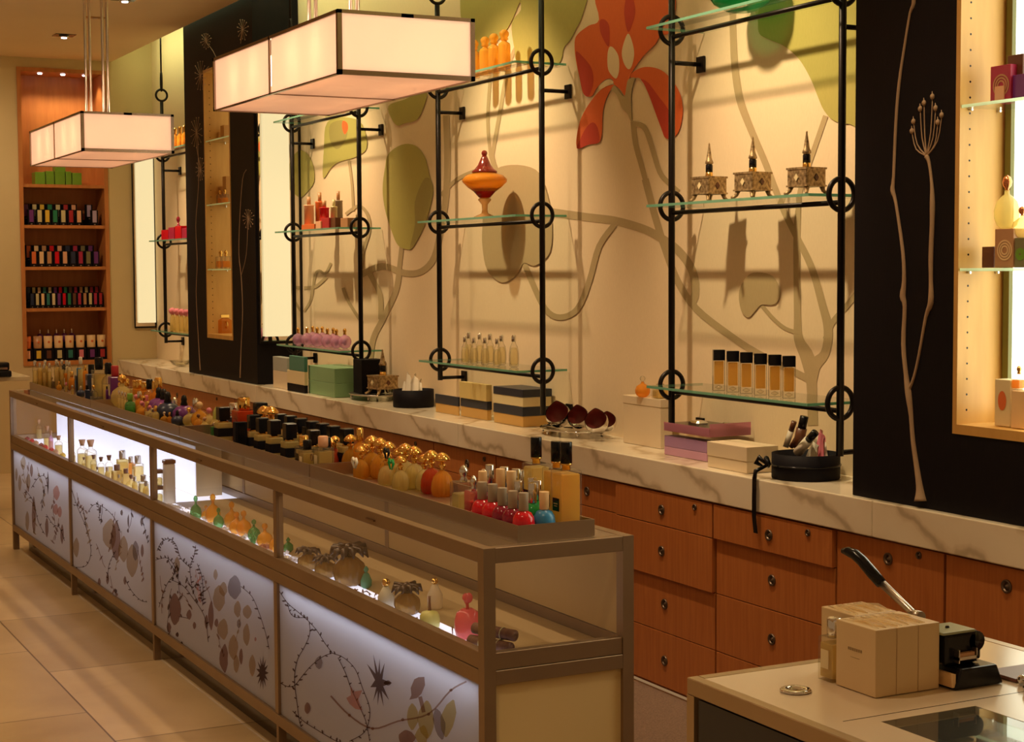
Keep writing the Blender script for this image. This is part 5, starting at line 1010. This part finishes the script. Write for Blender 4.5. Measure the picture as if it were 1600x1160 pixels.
for i, (x, ty, z) in enumerate(((347, 385, SL[0]), (355, 380, SL[0]), (348, 300, SL[1]), (355, 296, SL[1]))):
    p = at(x, 400, x=3.46); inst('clear_square', 'square_flacon', (3.45, p.y, z+.0008), .13 if i < 2 else .10, 'clear square flacon, %s in the narrow far recess' % ('left on the lower shelf', 'right on the lower shelf', 'left on the middle shelf', 'right on the middle shelf')[i], 'bottle', 'flacons in the far recess', cols={'perfume': M_honey, 'stopper': M_gold})
rec(352, 400, 373, 3.54, SL[0], .10, .05, col('coral_card', (.62, .26, .12)), 'framed coral card box standing behind the flacons in the far recess')
t = thing('handled_jar', 'golden green glass jar with two ring handles at the bottom of the far recess', 'jar', (3.50, at(349, 510, x=3.50).y, 1.210)); MB().bbox(-.05, .05, -.06, .06, 0, .11, .02).build('glass', M_honey, t); MB().torus((0, -.072, .06), .022, .005, 'x').torus((0, .072, .06), .022, .005, 'x').build('handles', M_gold, t); MB().box(-.03, .03, -.045, .045, .11, .13).build('lid', M_gold, t)
def decobox(px0, px1, py_top, X, z, d, body, lb, deco=None, dm=None):
    a, b = at(px1, 400, x=X).y, at(px0, 400, x=X).y; h = at((px0+px1)/2, py_top, x=X).z-z
    t = thing('gift_box', lb, 'box', (X, a, z+.0008)); bevel(MB().box(0, d, 0, b-a, 0, h).build('carton', body, t), .002)
    if deco == 'rings':
        m = MB()
        for k in (.95, .68, .42): m.lathe([(k*.40*(b-a)+.002, 0), (k*.40*(b-a)-.003, 0)], seg=28, caps=False, mtx=Matrix.Translation((-.0012, (b-a)*.45, h*.45))@Matrix.Rotation(-PI/2, 4, 'Y'))
        m.build('ring_print', dm, t)
    if deco == 'flower':
        MB().lathe([(1e-5, 0), (.27*(b-a), 0)], seg=20, sx=1.7, caps=False, mtx=Matrix.Translation((-.0012, (b-a)*.5, h*.55))@Matrix.Rotation(-PI/2, 4, 'Y')).build('flower_print', dm, t)
    return t
z0, z1 = SRZ
t = decobox(1544, 1575, 103, 3.43, z1, .07, K['crimson'], 'crimson box with pale ring print on the upper right recess shelf', 'rings', K['tan'])
MB().box(-.006, -.001, .02, .055, 0, .045).build('price_card', K['peach'], t)
decobox(1577, 1602, 117, 3.44, z1, .08, K['purple'], 'dark purple box at the right edge on the upper recess shelf')
a = at(1588, 100, x=3.46); tag(bevel(MB().box(0, .05, -.03, .03, 0, .06).build('gift_box', K['brown'], loc=(3.455, a.y, z1+.0008+at(1590, 117, x=3.44).z-z1+.0004)), .002), 'small rose printed box on top of the dark purple box', 'box')
decobox(1554, 1583, 358, 3.41, z0, .06, K['tan'], 'tan box with ring print on the lower right recess shelf', 'rings', K['wax'])
decobox(1534, 1552, 386, 3.43, z0, .05, K['brown'], 'small brown pink box at the left on the lower recess shelf')
decobox(1585, 1602, 372, 3.41, z0, .06, K['olive'], 'olive green box at the right on the lower recess shelf', 'rings', K['lime'])
p = at(1573, 358, x=3.445); zz = at(1568, 358, x=3.41).z+.0012
inst('round_flask', 'perfume_flask', (3.445, p.y, zz), (.10, .10, .155), 'pale flask with copper flower stopper on the tan ring printed box', 'bottle', cols={'stopper': mat('copper_cap', (.75, .28, .12), .2, .9), 'glass': M_pale})
p = at(1597, 362, x=3.445); inst('round_flask', 'perfume_flask', (3.445, p.y, at(1594, 372, x=3.41).z+.0012), (.08, .08, .09), 'small flask with copper flower stopper on the olive box', 'bottle', cols={'stopper': mat('copper_cap'), 'glass': M_pale})
decobox(1557, 1581, 594, 3.43, 1.1795, .05, K['cream'], 'cream box with orange flower print on the recess floor', 'flower', K['orange'])
decobox(1583, 1606, 612, 3.42, 1.1795, .06, K['wax'], 'amber wooden box on the recess floor at the right edge')
p = at(1592, 612, x=3.45); inst('clear_square', 'square_flacon', (3.45, p.y, at(1594, 612, x=3.42).z+.0012), .07, 'small gold topped flacon on the amber wooden box', 'bottle', cols={'perfume': M_honey, 'stopper': M_gold})
# ------------------------------------------------------------------ things on the marble worktop
ZW = ZC+.0008
def cbox(name, pc, pxl, pxr, pyt, lb, m, z=ZW, group=None, cat='box', lid=None, x1max=XW-.012, lidm=None, ymin=None, x0=None):
    """box given by its near lower corner pixel, the ends of its two visible sides and its top"""
    p = at(*pc, z=z) if x0 is None else at(*pc, x=x0); x0 = p.x; y0 = p.y if ymin is None else max(p.y, ymin)
    y1 = at(pxl, pc[1], x=x0).y; x1 = min(at(pxr, pc[1], y=y0).x, x1max); h = at(pc[0], pyt, x=x0).z-z
    t = thing(name, lb, cat, (x0, y0, z), 0, group); w_, l_ = x1-x0, y1-y0
    if lid:
        s_ = h*(1-lid); bevel(MB().box(.002, w_-.002, .002, l_-.002, 0, s_).build('base', m, t), .002); bevel(MB().box(0, w_, 0, l_, s_, h).build('lid', lidm or m, t), .002)
    else: bevel(MB().box(0, w_, 0, l_, 0, h).build('carton', m, t), .002)
    return x0, x1, y0, y1, z+h+.0006
def onbox(name, B, py_t, pxc, lb, m, inset=(0, 0, 0, 0), **k):
    """box standing on box B; its top is seen at py_t above the near corner"""
    x0, x1, y0, y1, z = B; x0 += inset[0]; x1 -= inset[1]; y0 += inset[2]; y1 -= inset[3]
    h = at(pxc, py_t, x=x0).z-z; t = thing(name, lb, 'box', (x0, y0, z), 0, k.get('group')); w_, l_ = x1-x0, y1-y0; lid = k.get('lid')
    if lid:
        s_ = h*(1-lid); bevel(MB().box(.002, w_-.002, .002, l_-.002, 0, s_).build('base', m, t), .002); bevel(MB().box(0, w_, 0, l_, s_, h).build('lid', k.get('lidm') or m, t), .002)
    else: bevel(MB().box(0, w_, 0, l_, 0, h).build('carton', m, t), .002)
    return x0, x1, y0, y1, z+h+.0006
M_mint = noisy('mint_card', (.20, .36, .18), (.23, .40, .21), ns=4, rough=.5); M_teal = col('teal_card', (.06, .20, .15), .45); M_ltgrey = col('grey_blue_card', (.38, .40, .36), .5)
M_navy = col('navy_card', (.022, .028, .05), .4); M_goldc = col('gold_card', (.62, .36, .10), .35); M_wcard = col('warm_white_card', (.72, .60, .42), .5)
B = cbox('gift_box', (523, 622), 482, 576, 600, 'lower of two mint green boxes stacked on the marble', M_mint); onbox('gift_box', B, 576.5, 523, 'upper of two mint green boxes stacked on the marble', M_mint)
B = cbox('gift_box', (476, 614), 449, 481.5, 603, 'low black box under the cream and teal boxes', M_matblack, x0=3.375, x1max=3.50)
B = onbox('gift_box', B, 582, 476, 'small cream box between the low black box and the teal box', M_cream); onbox('gift_box', B, 558.5, 476, 'small dark teal box topmost of its stack beside the mint boxes', M_teal, inset=(0, 0, .0, .04))
B = cbox('gift_box', (449, 611), 427, 462, 582, 'white box at the left end of the boxes on the marble', M_wcard, x0=3.395, x1max=3.56, ymin=9.44); onbox('gift_box', B, 560, 449, 'grey blue box on top of the leftmost white box', M_ltgrey)
# footed tray with black box and spire flask
def footed_tray(cx, cy, rx, ry, zt, lb, m, feet):
    t = thing('footed_tray', lb, 'tray', (cx, cy, ZW)); h = zt-ZW
    MB().lathe([(.96, h-.006), (1, h-.004), (1.0, h), (.97, h+.003), (.95, h), (1e-4, h)], seg=40, sx=rx, sy=ry).build('plate', m, t)
    for a_ in feet: MB().tube([(rx*.88*math.cos(a_), ry*.88*math.sin(a_), h-.005), (rx*.92*math.cos(a_), ry*.92*math.sin(a_), h*.5), (rx*.90*math.cos(a_), ry*.90*math.sin(a_), .007)], [.007, .0055, .006], 8).build('foot', m, t)
    return h
ty = at(610, 615, x=3.56).y
footed_tray(3.555, 8.62, .125, .20, .945, 'small dark metal tray on feet under the tall black box', M_satin, (PI*1.25, PI*1.75, PI*.75, PI*.25))
zt = .9475
t = thing('gift_box', 'tall black box standing on the small footed tray', 'box', (3.48, 8.60, zt)); hb = at(583, 565, x=3.48).z-zt; bevel(MB().box(0, .14, 0, .13, 0, hb).build('carton', M_matblack, t), .002)
p = at(621, 560, x=3.52); hs = at(621, 547, x=3.52).z-zt
inst('spire_flask', 'spire_flask', (3.56, 8.485, zt), hs*.97, 'single spire flask standing right of the tall black box', 'bottle', None, .1)
# round black box with tissue
def round_box(cx, cy, r, h, lb, m=M_matblack):
    t = thing('round_box', lb, 'box', (cx, cy, ZW)); MB().lathe([(r*.98, 0), (r, .003), (r, h), (r-.003, h), (r-.004, h*.25), (1e-4, h*.25)], seg=48).build('body', m, t); return t
c = at(646, 636, z=ZC); cx = 3.555; cy = at(646, 620, x=cx).y; r_ = 32*mpp((cx, cy, ZC)); h = at(646, 607, x=cx).z-at(646, 634, x=cx).z
t = round_box(cx, cy, r_, h, 'round black box with pale tissue paper rising from it')
def tissue(o, r, h, peaks, m, name='tissue_paper', seed=1):
    random.seed(seed)
    for i, (dx, dy, hh, w_) in enumerate(peaks):
        mb = MB(); P = []; n = 6
        for j in range(n+1):
            u = j/n
            for k in range(5):
                v = k/4; P.append(Vector((dx+(v-.5)*.02+.01*math.sin(u*9+i), dy+(u-.5)*w_*(1-.75*v), h*.55+(hh-h*.55)*v*(1-abs(u-.5)*.5)+random.uniform(-.003, .003))))
        F = [(j*5+k, j*5+k+1, (j+1)*5+k+1, (j+1)*5+k) for j in range(n) for k in range(4)]
        mb.add(P, F, True); mb.add([p+Vector((.0012, 0, 0)) for p in P], [f[::-1] for f in F], True); mb.build(name, m, o)
tissue(t, r_, h, [(-.035, .045, h+.045, .09), (-.03, .018, h+.095, .10), (-.015, -.035, h+.090, .15), (.02, -.02, h+.06, .15), (.0, .03, h+.06, .12)], M_paper)
# navy lidded boxes
gr = 'cream boxes with navy lids on the marble'
B = cbox('gift_box', (716, 650), 680, 719, 621, 'single cream box with navy lid right of the round black box', M_goldc, lid=.5, lidm=M_navy, group=gr, x1max=3.66)
B = cbox('gift_box', (761, 657.5), 719.5, 769, 628, 'cream box with navy lid under the cream box', M_goldc, lid=.45, lidm=M_navy, group=gr, x1max=3.66)
B = onbox('gift_box', B, 602, 761, 'plain cream yellow box in the middle of the marble', col('butter_card', (.66, .50, .20), .5), inset=(-.005, 0, 0, 0))
B = cbox('gift_box', (817, 668), 771, 884, 637, 'lower box with navy lid left of the silver tray', M_goldc, lid=.46, lidm=M_navy, group=gr, x1max=3.675); B = onbox('gift_box', B, 609.5, 817, 'upper box with navy lid left of the silver tray', M_cream, lid=.45, lidm=M_navy, group=gr)
# silver tray with cut open silver balls
cyT = at(897, 670, x=3.555).y
footed_tray(3.55, cyT, .125, .215, .940, 'mirror polished silver tray on feet holding cut open silver balls', M_chrome, (PI*1.3, PI*1.62, PI*.95, PI*.4, PI*.7))
def silver_ball(px, py, rp, X, lb, ax):
    p = at(px, py, x=X); r = rp*mpp(p); t = thing('silver_ball', lb, 'ornament', (X, p.y, .9445+r*.93), 0, 'cut open silver balls on the tray')
    mtx = Matrix.Rotation(ax[1], 4, 'Z')@Matrix.Rotation(ax[0], 4, 'Y'); pr = [(max(1e-5, r*math.sin(PI*i/16)), -r*math.cos(PI*i/16)) for i in range(11)]
    def petal(mb):          # the rim rises to a point at the back
        n = len(mb.v)//28
        for k in range(n-4, n):
            for i in range(28):
                f = (k-n+5)/4*max(0, math.cos(2*PI*i/28))**5; v = mtx.inverted()@Vector(mb.v[k*28+i]); v = Vector((v.x*(1-.25*f), v.y*(1-.35*f), v.z+r*.62*f)); mb.v[k*28+i] = tuple(mtx@v)
        return mb
    petal(MB().lathe(pr, seg=28, mtx=mtx, caps=False)).build('shell', M_chrome, t)
    pr2 = [(max(1e-5, .95*a_), .95*b_+.01*r) for a_, b_ in pr]; petal(MB().lathe(pr2, seg=28, mtx=mtx, caps=False)).build('purple_lining', mat('purple_lining', (.26, .055, .05), .4), t)
silver_ball(872, 645, 20, 3.50, 'cut open silver ball with purple lining, leftmost on the silver tray', (-.9, .75)); silver_ball(904, 646, 18, 3.55, 'cut open silver ball with purple lining, middle one on the silver tray', (-.9, .7))
silver_ball(932, 648, 19, 3.51, 'cut open silver ball with purple lining, right front on the silver tray', (-.9, .8)); silver_ball(949, 642, 15, 3.60, 'smaller cut open silver ball behind at the right of the tray', (-.9, .9))
# white box with amber flasks
B = cbox('gift_box', (1032, 702), 973, 1052, 624.6, 'tall white lidded box beside the silver tray', M_wcard, lid=.17, x1max=3.67)
p = at(1004, 610, x=3.58); inst('round_flask', 'perfume_flask', (3.58, p.y, B[4]), (.085, .085, .088), 'small amber flask with clear stopper on the tall white box', 'bottle', cols={'glass': M_honey, 'stopper': M_clear})
p = at(1028, 612, x=3.61); inst('square_vial', 'perfume_flask', (3.60, B[2]+.045, B[4]), (.14, .14, .06), 'flat clear glass block bottle right of the amber flask', 'bottle', cols={'label': M_clear, 'cap': M_clear})
# purple boxes
M_mauve = noisy('mauve_card', (.34, .19, .38), (.38, .22, .42), ns=3, rough=.35); M_mauve2 = col('dark_mauve_card', (.20, .075, .09), .3)
B0 = cbox('gift_box', (1104, 722), 1038, 1124, 708.7, 'lowest mauve box under two more near the tall white box', col('pink_mauve', (.55, .30, .46), .35), x0=3.483, x1max=3.56)
B1 = onbox('gift_box', B0, 691, 1104, 'middle mauve box of the purple stack', M_mauve)
W0 = cbox('gift_box', (1188, 740), 1104.5, 1216, 703, 'flat white lidded box right of the purple stack', M_wcard, lid=.55, x0=3.40, x1max=3.655, ymin=4.765)
x0, x1, y0, y1 = B1[0], 3.672, W0[3]-.03, B1[3]; zb = max(B1[4], W0[4])
bz = at(1104, 671.7, x=x0).z
t = thing('gift_box', 'largest mauve box with open dark inlay on top of the purple stack', 'box', (x0, B1[2]-.02, zb)); l_ = y1-B1[2]+.02; h = max(.03, bz-zb); w_ = x1-x0
bevel(MB().box(0, w_, 0, l_, 0, h).build('carton', M_mauve2, t), .002); MB().box(.012, w_-.012, .012, l_-.012, h+.0004, h+.002).build('dark_inlay', M_black, t)
MB().bbox(.045, .10, .15, .22, h+.0025, h+.016, .008).build('jar', M_chrome, t); MB().bbox(.12, .16, .05, .10, h+.0025, h+.014, .006).build('jar', M_chrome, t)
MB().box(0, w_, -.002, -.0005, 0, h+.02).box(-.002, -.0005, 0, l_, 0, h+.004).build('tinted_sleeve', glass('pink_sleeve', (.85, .45, .62), .5, edge=0), t)
# round black box with cosmetics, tissue and ribbon
cx, cy = 3.515, at(1259, 740, x=3.515).y; r_ = 53*mpp((cx, cy, ZC)); r_ = min(r_, .125); h = .088
t = round_box(cx, cy, r_, h, 'large round black box with white tissue and a long black ribbon')
tissue(t, r_, h, [(-.005, -.045, h+.045, .08), (.030, -.035, h+.06, .11), (.045, .0, h+.07, .10)], M_paper, seed=4)
tissue(t, r_, h, [(.02, -.045, h+.075, .09), (.035, -.03, h+.085, .08)], K['pink'], 'pink_tissue', 6)
m = MB(); bx = -r_-.001
by_ = at(1200, 745, x=cx-r_).y-cy
m.tube([(bx-.004, by_, .045), (XC-cx-.006, by_, .028), (XC-cx-.010, by_, .002)], [.006, .008, .008], 8)
m2 = MB(); xx = XC-cx-.010
P = [(xx, by_, .004), (xx-.001, by_-.002, -.05), (xx, by_-.006, -.12), (xx+.002, by_-.010, -.20)]; zend = at(1201, 838, x=XC-.01).z-ZW
m2.add([Vector((xx-(.001 if i else 0), by_+s_*.0115+(-.010 if i == 3 else 0)*1, z_)) for i, z_ in enumerate((.006, zend*.35, zend*.7, zend)) for s_ in (-1, 1)], [(2*i, 2*i+1, 2*i+3, 2*i+2) for i in range(3)])
m2.add([Vector((xx-.0015-(.001 if i else 0), by_+s_*.0115+(-.010 if i == 3 else 0)*1, z_)) for i, z_ in enumerate((.006, zend*.35, zend*.7, zend)) for s_ in (-1, 1)], [(2*i, 2*i+2, 2*i+3, 2*i+1) for i in range(3)])
m2.build('hanging_ribbon', M_black, t)
for s_ in (-1, 1): m.tube([(bx-.004, by_, .048), (bx-.022, by_+s_*.022, .072), (bx-.024, by_+s_*.036, .052), (bx-.010, by_+s_*.016, .040)], [.004, .010, .010, .004], 8)
m.build('ribbon_bow', M_black, t)
MB().tube([(-r_-.004, .0, .045)]*1+[(-(r_+.0015)*math.cos(a_), (r_+.0015)*math.sin(a_), .048) for a_ in [2*PI*i/40 for i in range(41)]], .0035, 6).build('ribbon_band', M_black, t)
def leaning(name, px0, py0, px1, py1, r, lb, body, cap, X, square=False):
    a, b = at(px0, py0, x=X), at(px1, py1, x=X+.01); d = b-a; a2 = a; t = thing(name, lb, 'cosmetic container', a2, 0)
    MB().tube([(0, 0, 0), d*.62], r, 12 if not square else 4).build('body', body, t); MB().tube([d*.63, d], r*(.8 if not square else .7), 12).build('cap', cap, t)
leaning('cosmetic_tube', 1228, 698, 1241, 659, .014, 'white tube with dark cap leaning left in the round black box', M_white, K['brown'], 3.49, True)
leaning('cosmetic_jar', 1246, 700, 1257, 651, .019, 'dark glossy cylinder jar standing tallest in the round black box', K['brown'], M_black, 3.50)
leaning('cosmetic_bottle', 1236, 699, 1252, 672, .008, 'slim dark bottle leaning between the white tube and the jar', K['brown'], K['brown'], 3.50)
leaning('cosmetic_tube', 1246, 708, 1274, 676, .017, 'white bottle with black cap leaning right in the round black box', M_white, M_black, 3.48)
t = thing('glass_dish', 'small clear glass dish on the marble left of the far column', 'dish', (3.54, at(282, 558, x=3.54).y, ZW)); MB().lathe([(.03, 0), (.06, .01), (.085, .045), (.08, .045), (.055, .014), (1e-4, .008)], seg=24).build('glass', M_clear, t); MB().lathe([(.04, .012), (.045, .02), (1e-4, .022)], seg=16).build('cream_fill', M_cream, t)

# ------------------------------------------------------------------ the desk in the near right corner
DX0, DX1, DY0, DY1, DH = 1.512, 2.170, .55, 2.290, .950
d = thing('wrapping_desk', 'white topped desk with bronze edge frame in the near right corner', 'desk', (DX0, DY0, 0)); w_, l_ = DX1-DX0, DY1-DY0
iX0, iX1, iY1 = .110, .300, 1.372; jX0 = .40
M_dtop = mat('white_glass_top', (.74, .62, .46), .18)
m = MB(); e = .022
for a_, b_, c_, d_ in ((e, iX0, e, l_-e), (iX0, w_-e, iY1, l_-e), (iX0, w_-e, e, .25), (iX1, jX0, .25, iY1), (jX0, w_-e, .25, iY1)): m.box(a_, b_, c_, d_, DH-.014, DH)
m.build('top_panel', M_dtop, d)
m = MB(); f_ = .028
m.box(0, e, 0, l_, DH-f_, DH+.0006); m.box(w_-e, w_, 0, l_, DH-f_, DH+.0006); m.box(e, w_-e, l_-e, l_, DH-f_, DH+.0006); m.box(e, w_-e, 0, e, DH-f_, DH+.0006)
M_deskmetal = noisy('champagne_metal', (.42, .30, .17), (.46, .34, .20), (20, 1, 1), 6, .35, metal=.6)
bevel(m.build('edge_frame', M_deskmetal, d), .0015, 1)
for xx in (0, w_-e):
    for yy in (0, l_-e): MB().box(xx, xx+e, yy, yy+e, 0, DH-f_).build('leg', M_deskmetal, d)
MB().box(.012, w_-.012, .025, l_-.025, .08, DH-.12).build('dark_body', mat('dark_blue_panel', (.010, .013, .022), .25), d)
MB().box(.004, .0115, .03, l_-.03, .08, DH-f_-.004).build('front_panel', mat('dark_blue_panel'), d)
MB().box(.02, w_-.02, l_-.024, l_-.018, .08, DH-f_-.004).build('side_panel', mat('dark_blue_panel'), d)
MB().box(iX0, iX1, .25, iY1, DH-.012, DH-.0005).build('glass_insert', glass('desk_glass', (.8, .85, .8), .08, .02, 1.2, 0), d)
MB().box(iX0, iX1, .25, iY1, DH-.10, DH-.095).build('drawer_bottom', mat('drawer_lining', (.10, .07, .08), .6), d)
MB().box(iX0-.05, w_-e, iY1+.027, iY1+.029, DH-.0002, DH+.0003).build('top_seam', M_black, d)
p = at(1243, 1081, z=DH); MB().lathe([(.012, .0005), (.025, .0005), (.026, .003), (.024, .005), (.011, .006), (.010, .0015)], c=(p.x-DX0, p.y-DY0, DH), seg=32).lathe([(.0105, .0012), (1e-4, .0012)], c=(p.x-DX0, p.y-DY0, DH), seg=20).build('cable_grommet', M_chrome, d)
MB().lathe([(.0098, .0018), (1e-4, .0018)], c=(p.x-DX0-.002, p.y-DY0, DH), seg=20).build('grommet_hole', M_black, d)
ZT = DH+.0012
M_bx = noisy('ivory_box', (.68, .50, .27), (.72, .54, .30), ns=3, rough=.45); M_wrap = glass('shrink_wrap', (.95, .84, .62), .35, .12, .5, 0)
def ivory(x0, x1, y0, y1, h, lb, txt=True):
    t = thing('perfume_box', lb, 'box', (x0, y0, ZT), 0, 'ivory perfume boxes on the desk'); bevel(MB().box(0, x1-x0, 0, y1-y0, 0, h).build('carton', M_bx, t), .0015)
    if txt:
        m = MB()
        for k in range(7): m.box(-.0006, -.0001, (y1-y0)*.34+k*.0052, (y1-y0)*.34+k*.0052+.0034, h*.60, h*.60+.0045)
        m.box(-.0006, -.0001, (y1-y0)*.40, (y1-y0)*.62, h*.50, h*.503); m.build('small_print', mat('print_ink', (.30, .20, .09), .5), t)
    m = MB(); random.seed(int(x0*1000)+int(y0*77))
    for k in range(5):
        a_ = random.uniform(.006, x1-x0-.006); m.tube([(a_, .008, h+.0008), (a_+random.uniform(-.01, .01), (y1-y0)*.5, h+.003), (a_+random.uniform(-.012, .012), y1-y0-.008, h+.0008)], [.0006, .0022, .0006], 6)
    m.build('crinkled_wrap', M_wrap, t)
xs = (1.700, 1.744, 1.789, 1.834); hB = .110
for i in range(3): ivory(xs[i]+.0004, xs[i+1]-.0004, 2.029, 2.129, hB, 'ivory perfume box, %s of three in the nearest row on the desk' % ('leftmost', 'middle', 'rightmost')[i], i == 0)
for i in range(2): ivory(1.742+i*.045+.0004, 1.786+i*.045, 2.131, 2.222, hB, 'ivory perfume box, %s in the back row on the desk' % ('left', 'right')[i], False)
tb = inst('square_vial', 'perfume_bottle', (1.7195, 2.158, ZT), (.102, .102, .105), 'square glass perfume bottle with chrome cap left of the ivory boxes', 'bottle', cols={'glass': M_clear, 'perfume': M_pale, 'cap': M_chrome, 'label': M_cream})
# black lever press
t = thing('lever_press', 'black hand lever press with raised curved handle behind the ivory boxes', 'press', (1.845, 2.015, ZT))
m = MB(); m.poly([(.0, -.012, 0), (.105, -.012, 0), (.090, -.012, .034), (.012, -.012, .034)], (0, 1, 0), .070); bevel(m.build('base', M_black, t), .003)
MB().box(-.003, .004, -.008, .05, .004, .026).build('base_label', K['wax'], t)
bevel(MB().box(-.002, .070, .012, .062, .034, .088).build('housing', M_black, t), .006)
MB().tube([(.068, .012, .070), (.068, .062, .070)], .017, 16).build('roller', M_black, t); bevel(MB().box(.066, .080, .015, .06, .038, .07).build('side_guard', M_black, t), .004)
bevel(MB().box(-.012, .058, .005, .066, .0885, .093).build('top_plate', mat('pale_green_plate', (.30, .33, .20), .3), t), .001); MB().lathe([(.004, .093), (.003, .096)], c=(.024, .035, 0), seg=12).build('screw', M_black, t)
MB().box(.018, .058, -.0, .012, .045, .05).box(.018, .020, -.0, .012, .04, .062).box(.056, .058, -.0, .012, .04, .062).build('dial_bracket', M_satin, t); MB().box(.022, .054, .002, .010, .050, .056).build('paper_slot', K['tan'], t)
o = t.location
def lv(px, py): return at(px, py, y=2.14+(1432-px)/116*.16)-o
a_, b_ = lv(1425, 957), lv(1374, 908); m = MB(); dd = (b_-a_)
m.tube([lv(1432, 962), a_, b_], [.006, .0065, .0075], 8); m.build('steel_lever', M_satin, t)
m = MB(); m.tube([lv(1377, 912), lv(1362, 895), lv(1347, 877), lv(1336, 867), lv(1325, 862), lv(1316, 861)], [.0098, .0105, .010, .0098, .0085, .0045], 12); m.build('black_grip', M_black, t)
m = MB(); m.lathe([(.010, -.012), (.010, .012)], c=(0, 0, 0), seg=16, mtx=Matrix.Translation(lv(1432, 963))@Matrix.Rotation(PI/2, 4, 'X')); m.build('pivot', M_satin, t)
m = MB(); random.seed(2)
for k in range(10): m.sphere((random.uniform(0, .05), random.uniform(-.03, .02), .008), .008, 8, 5)
p = at(1592, 1078, z=DH); o = thing('foil_pouch', 'crumpled silver foil pieces at the right edge of the desk', 'foil', (p.x-.01, p.y, ZT)); m.build('foil', M_chrome, o)
p = at(1560, 1060, z=DH); t = thing('leather_folder', 'dark brown leather folder lying at the right edge of the desk', 'folder', (p.x, p.y-.02, ZT)); MB().box(.0, .16, -.02, .05, 0, .006).build('cover', mat('brown_leather', (.16, .055, .035), .4), t)

# ------------------------------------------------------------------ keep crowded bottles from touching
def half(o):
    r = 0
    for c in o.children:
        if c.type == 'MESH':
            for v in c.data.vertices: r = max(r, abs(v.co.x)*o.scale.x, abs(v.co.y)*o.scale.y)
    return r
def boxy(o): return bool(o.children) and any('square' in c.data.name or 'box' in c.data.name for c in o.children if c.type == 'MESH')
def settle(obs, bounds, it=80):
    R_ = [half(o)+.0006 for o in obs]; n = len(obs); bx_ = [boxy(o) for o in obs]
    for _ in range(it):
        for i in range(n):
            a = obs[i]
            for j in range(i+1, n):
                b = obs[j]; dx, dy = b.location.x-a.location.x, b.location.y-a.location.y; need = R_[i]+R_[j]
                if abs(dy) > need or abs(dx) > need: continue
                if bx_[i] or bx_[j]: need *= 1.15+.15*(bx_[i] and bx_[j])
                d = math.hypot(dx, dy) or 1e-4
                if d < need:
                    k = (need-d)/2*.6/d; a.location.x -= dx*k; a.location.y -= dy*k; b.location.x += dx*k; b.location.y += dy*k
        for o, r in zip(obs, R_):
            x0, x1, y0, y1 = bounds(o); o.location.x = min(max(o.location.x, x0+r), x1-r); o.location.y = min(max(o.location.y, y0+r), y1-r)
def tray_bounds(o):
    for a, b, _ in tr:
        if a-.003 <= o.location.y <= b+.003: return TX0+.0045, TX1-.0045, a+.0045, b-.0045
    a, b, _ = min(tr, key=lambda q_: abs((q_[0]+q_[1])/2-o.location.y)-(q_[1]-q_[0])/2); return TX0+.0045, TX1-.0045, a+.0045, b-.0045
def shrink(o, k):
    o.scale = (o.scale.x*k, o.scale.y*k, o.scale.z)
tb_ = [o for k, o in REG if k == 'tray']
for o in tb_: shrink(o, .93)
settle(tb_, tray_bounds)
settle([o for k, o in REG if k == 'case'], lambda o: (1.812, 2.024 if o.location.y > 6.9 else 2.18, CY0+.035, CY1-.035))
BUSY = [(o.location.x, o.location.y, half(o)) for k, o in REG if k == 'case']+[(1.85, 3.73, .09)]+[(o.location.x, o.location.y, .03) for o in bpy.data.objects if o.name.startswith(('glass_grass', 'coral_piece', 'glass_arch'))]
def busy(x, y, m_): return any(math.hypot(x-a, y-b) < r+m_ for a, b, r in BUSY)
random.seed(11)
m = MB()
for i in range(60):
    y = random.uniform(3.70, 5.05); x = random.uniform(1.818, 1.87); L = random.uniform(.02, .05); a_ = random.uniform(.9, 2.2)
    if busy(x, y, .02) or busy(x+L*math.cos(a_), y+L*math.sin(a_), .012) or x+L*math.cos(a_) < 1.815: continue
    m.tube([(x, y, DF+.0042), (x+L*math.cos(a_)*.5, y+L*math.sin(a_)*.5, DF+.0042+random.uniform(.003, .014)), (x+L*math.cos(a_), y+L*math.sin(a_), DF+.0042)], [.0012, .0022, .0012], 6)
o = m.build('dried_twigs', M_bark); o['kind'] = 'stuff'; tag(o, 'scattered dried twigs and bark curls on the glowing deck of the near bay', 'twigs')
random.seed(5); m = MB()
for i in range(520):
    y = random.uniform(5.20, 6.72); x = 1.820+abs(random.gauss(0, .028)); s_ = random.uniform(.0025, .006)
    if busy(x, y, .009): continue
    m.box(-s_, s_, -s_, s_, -s_, s_, Matrix.Translation((x, y, DF+s_*1.5+.0016))@Matrix.Rotation(random.uniform(0, 3), 4, (random.random(), random.random(), 1)))
o = m.build('glass_crystals', mat('white_crystal', (.72, .68, .66), .15)); o['kind'] = 'stuff'; tag(o, 'white glass crystals strewn along the front of the case deck', 'crystals')

# ------------------------------------------------------------------ the ordinals in the labels follow where the bottles ended up
import re
def seen_x(o): v = o.location-EYE; return v.dot(RT)/v.dot(FW)
for gname in ('mixed bottles in the third tray', 'mixed bottles in the farthest tray', 'pale cluster of small bottles', 'amber and green flasks inside the case', 'gold mushroom cap bottles on the case top'):
    L = sorted([o for o in bpy.data.objects if o.get('group') == gname and re.search(r'[\w-]+ (such cap )?from (the )?left (in|the)?|[\w-]+ such cap from the left', o['label'])], key=seen_x)
    L = [o for o in L if re.search(r'(\S+) (such cap from the left|from left)', o['label'])]
    for i, o in enumerate(L): o['label'] = re.sub(r'\S+ (such cap from the left|from left)', lambda m_: ordn(i)+' '+m_.group(1), o['label'])
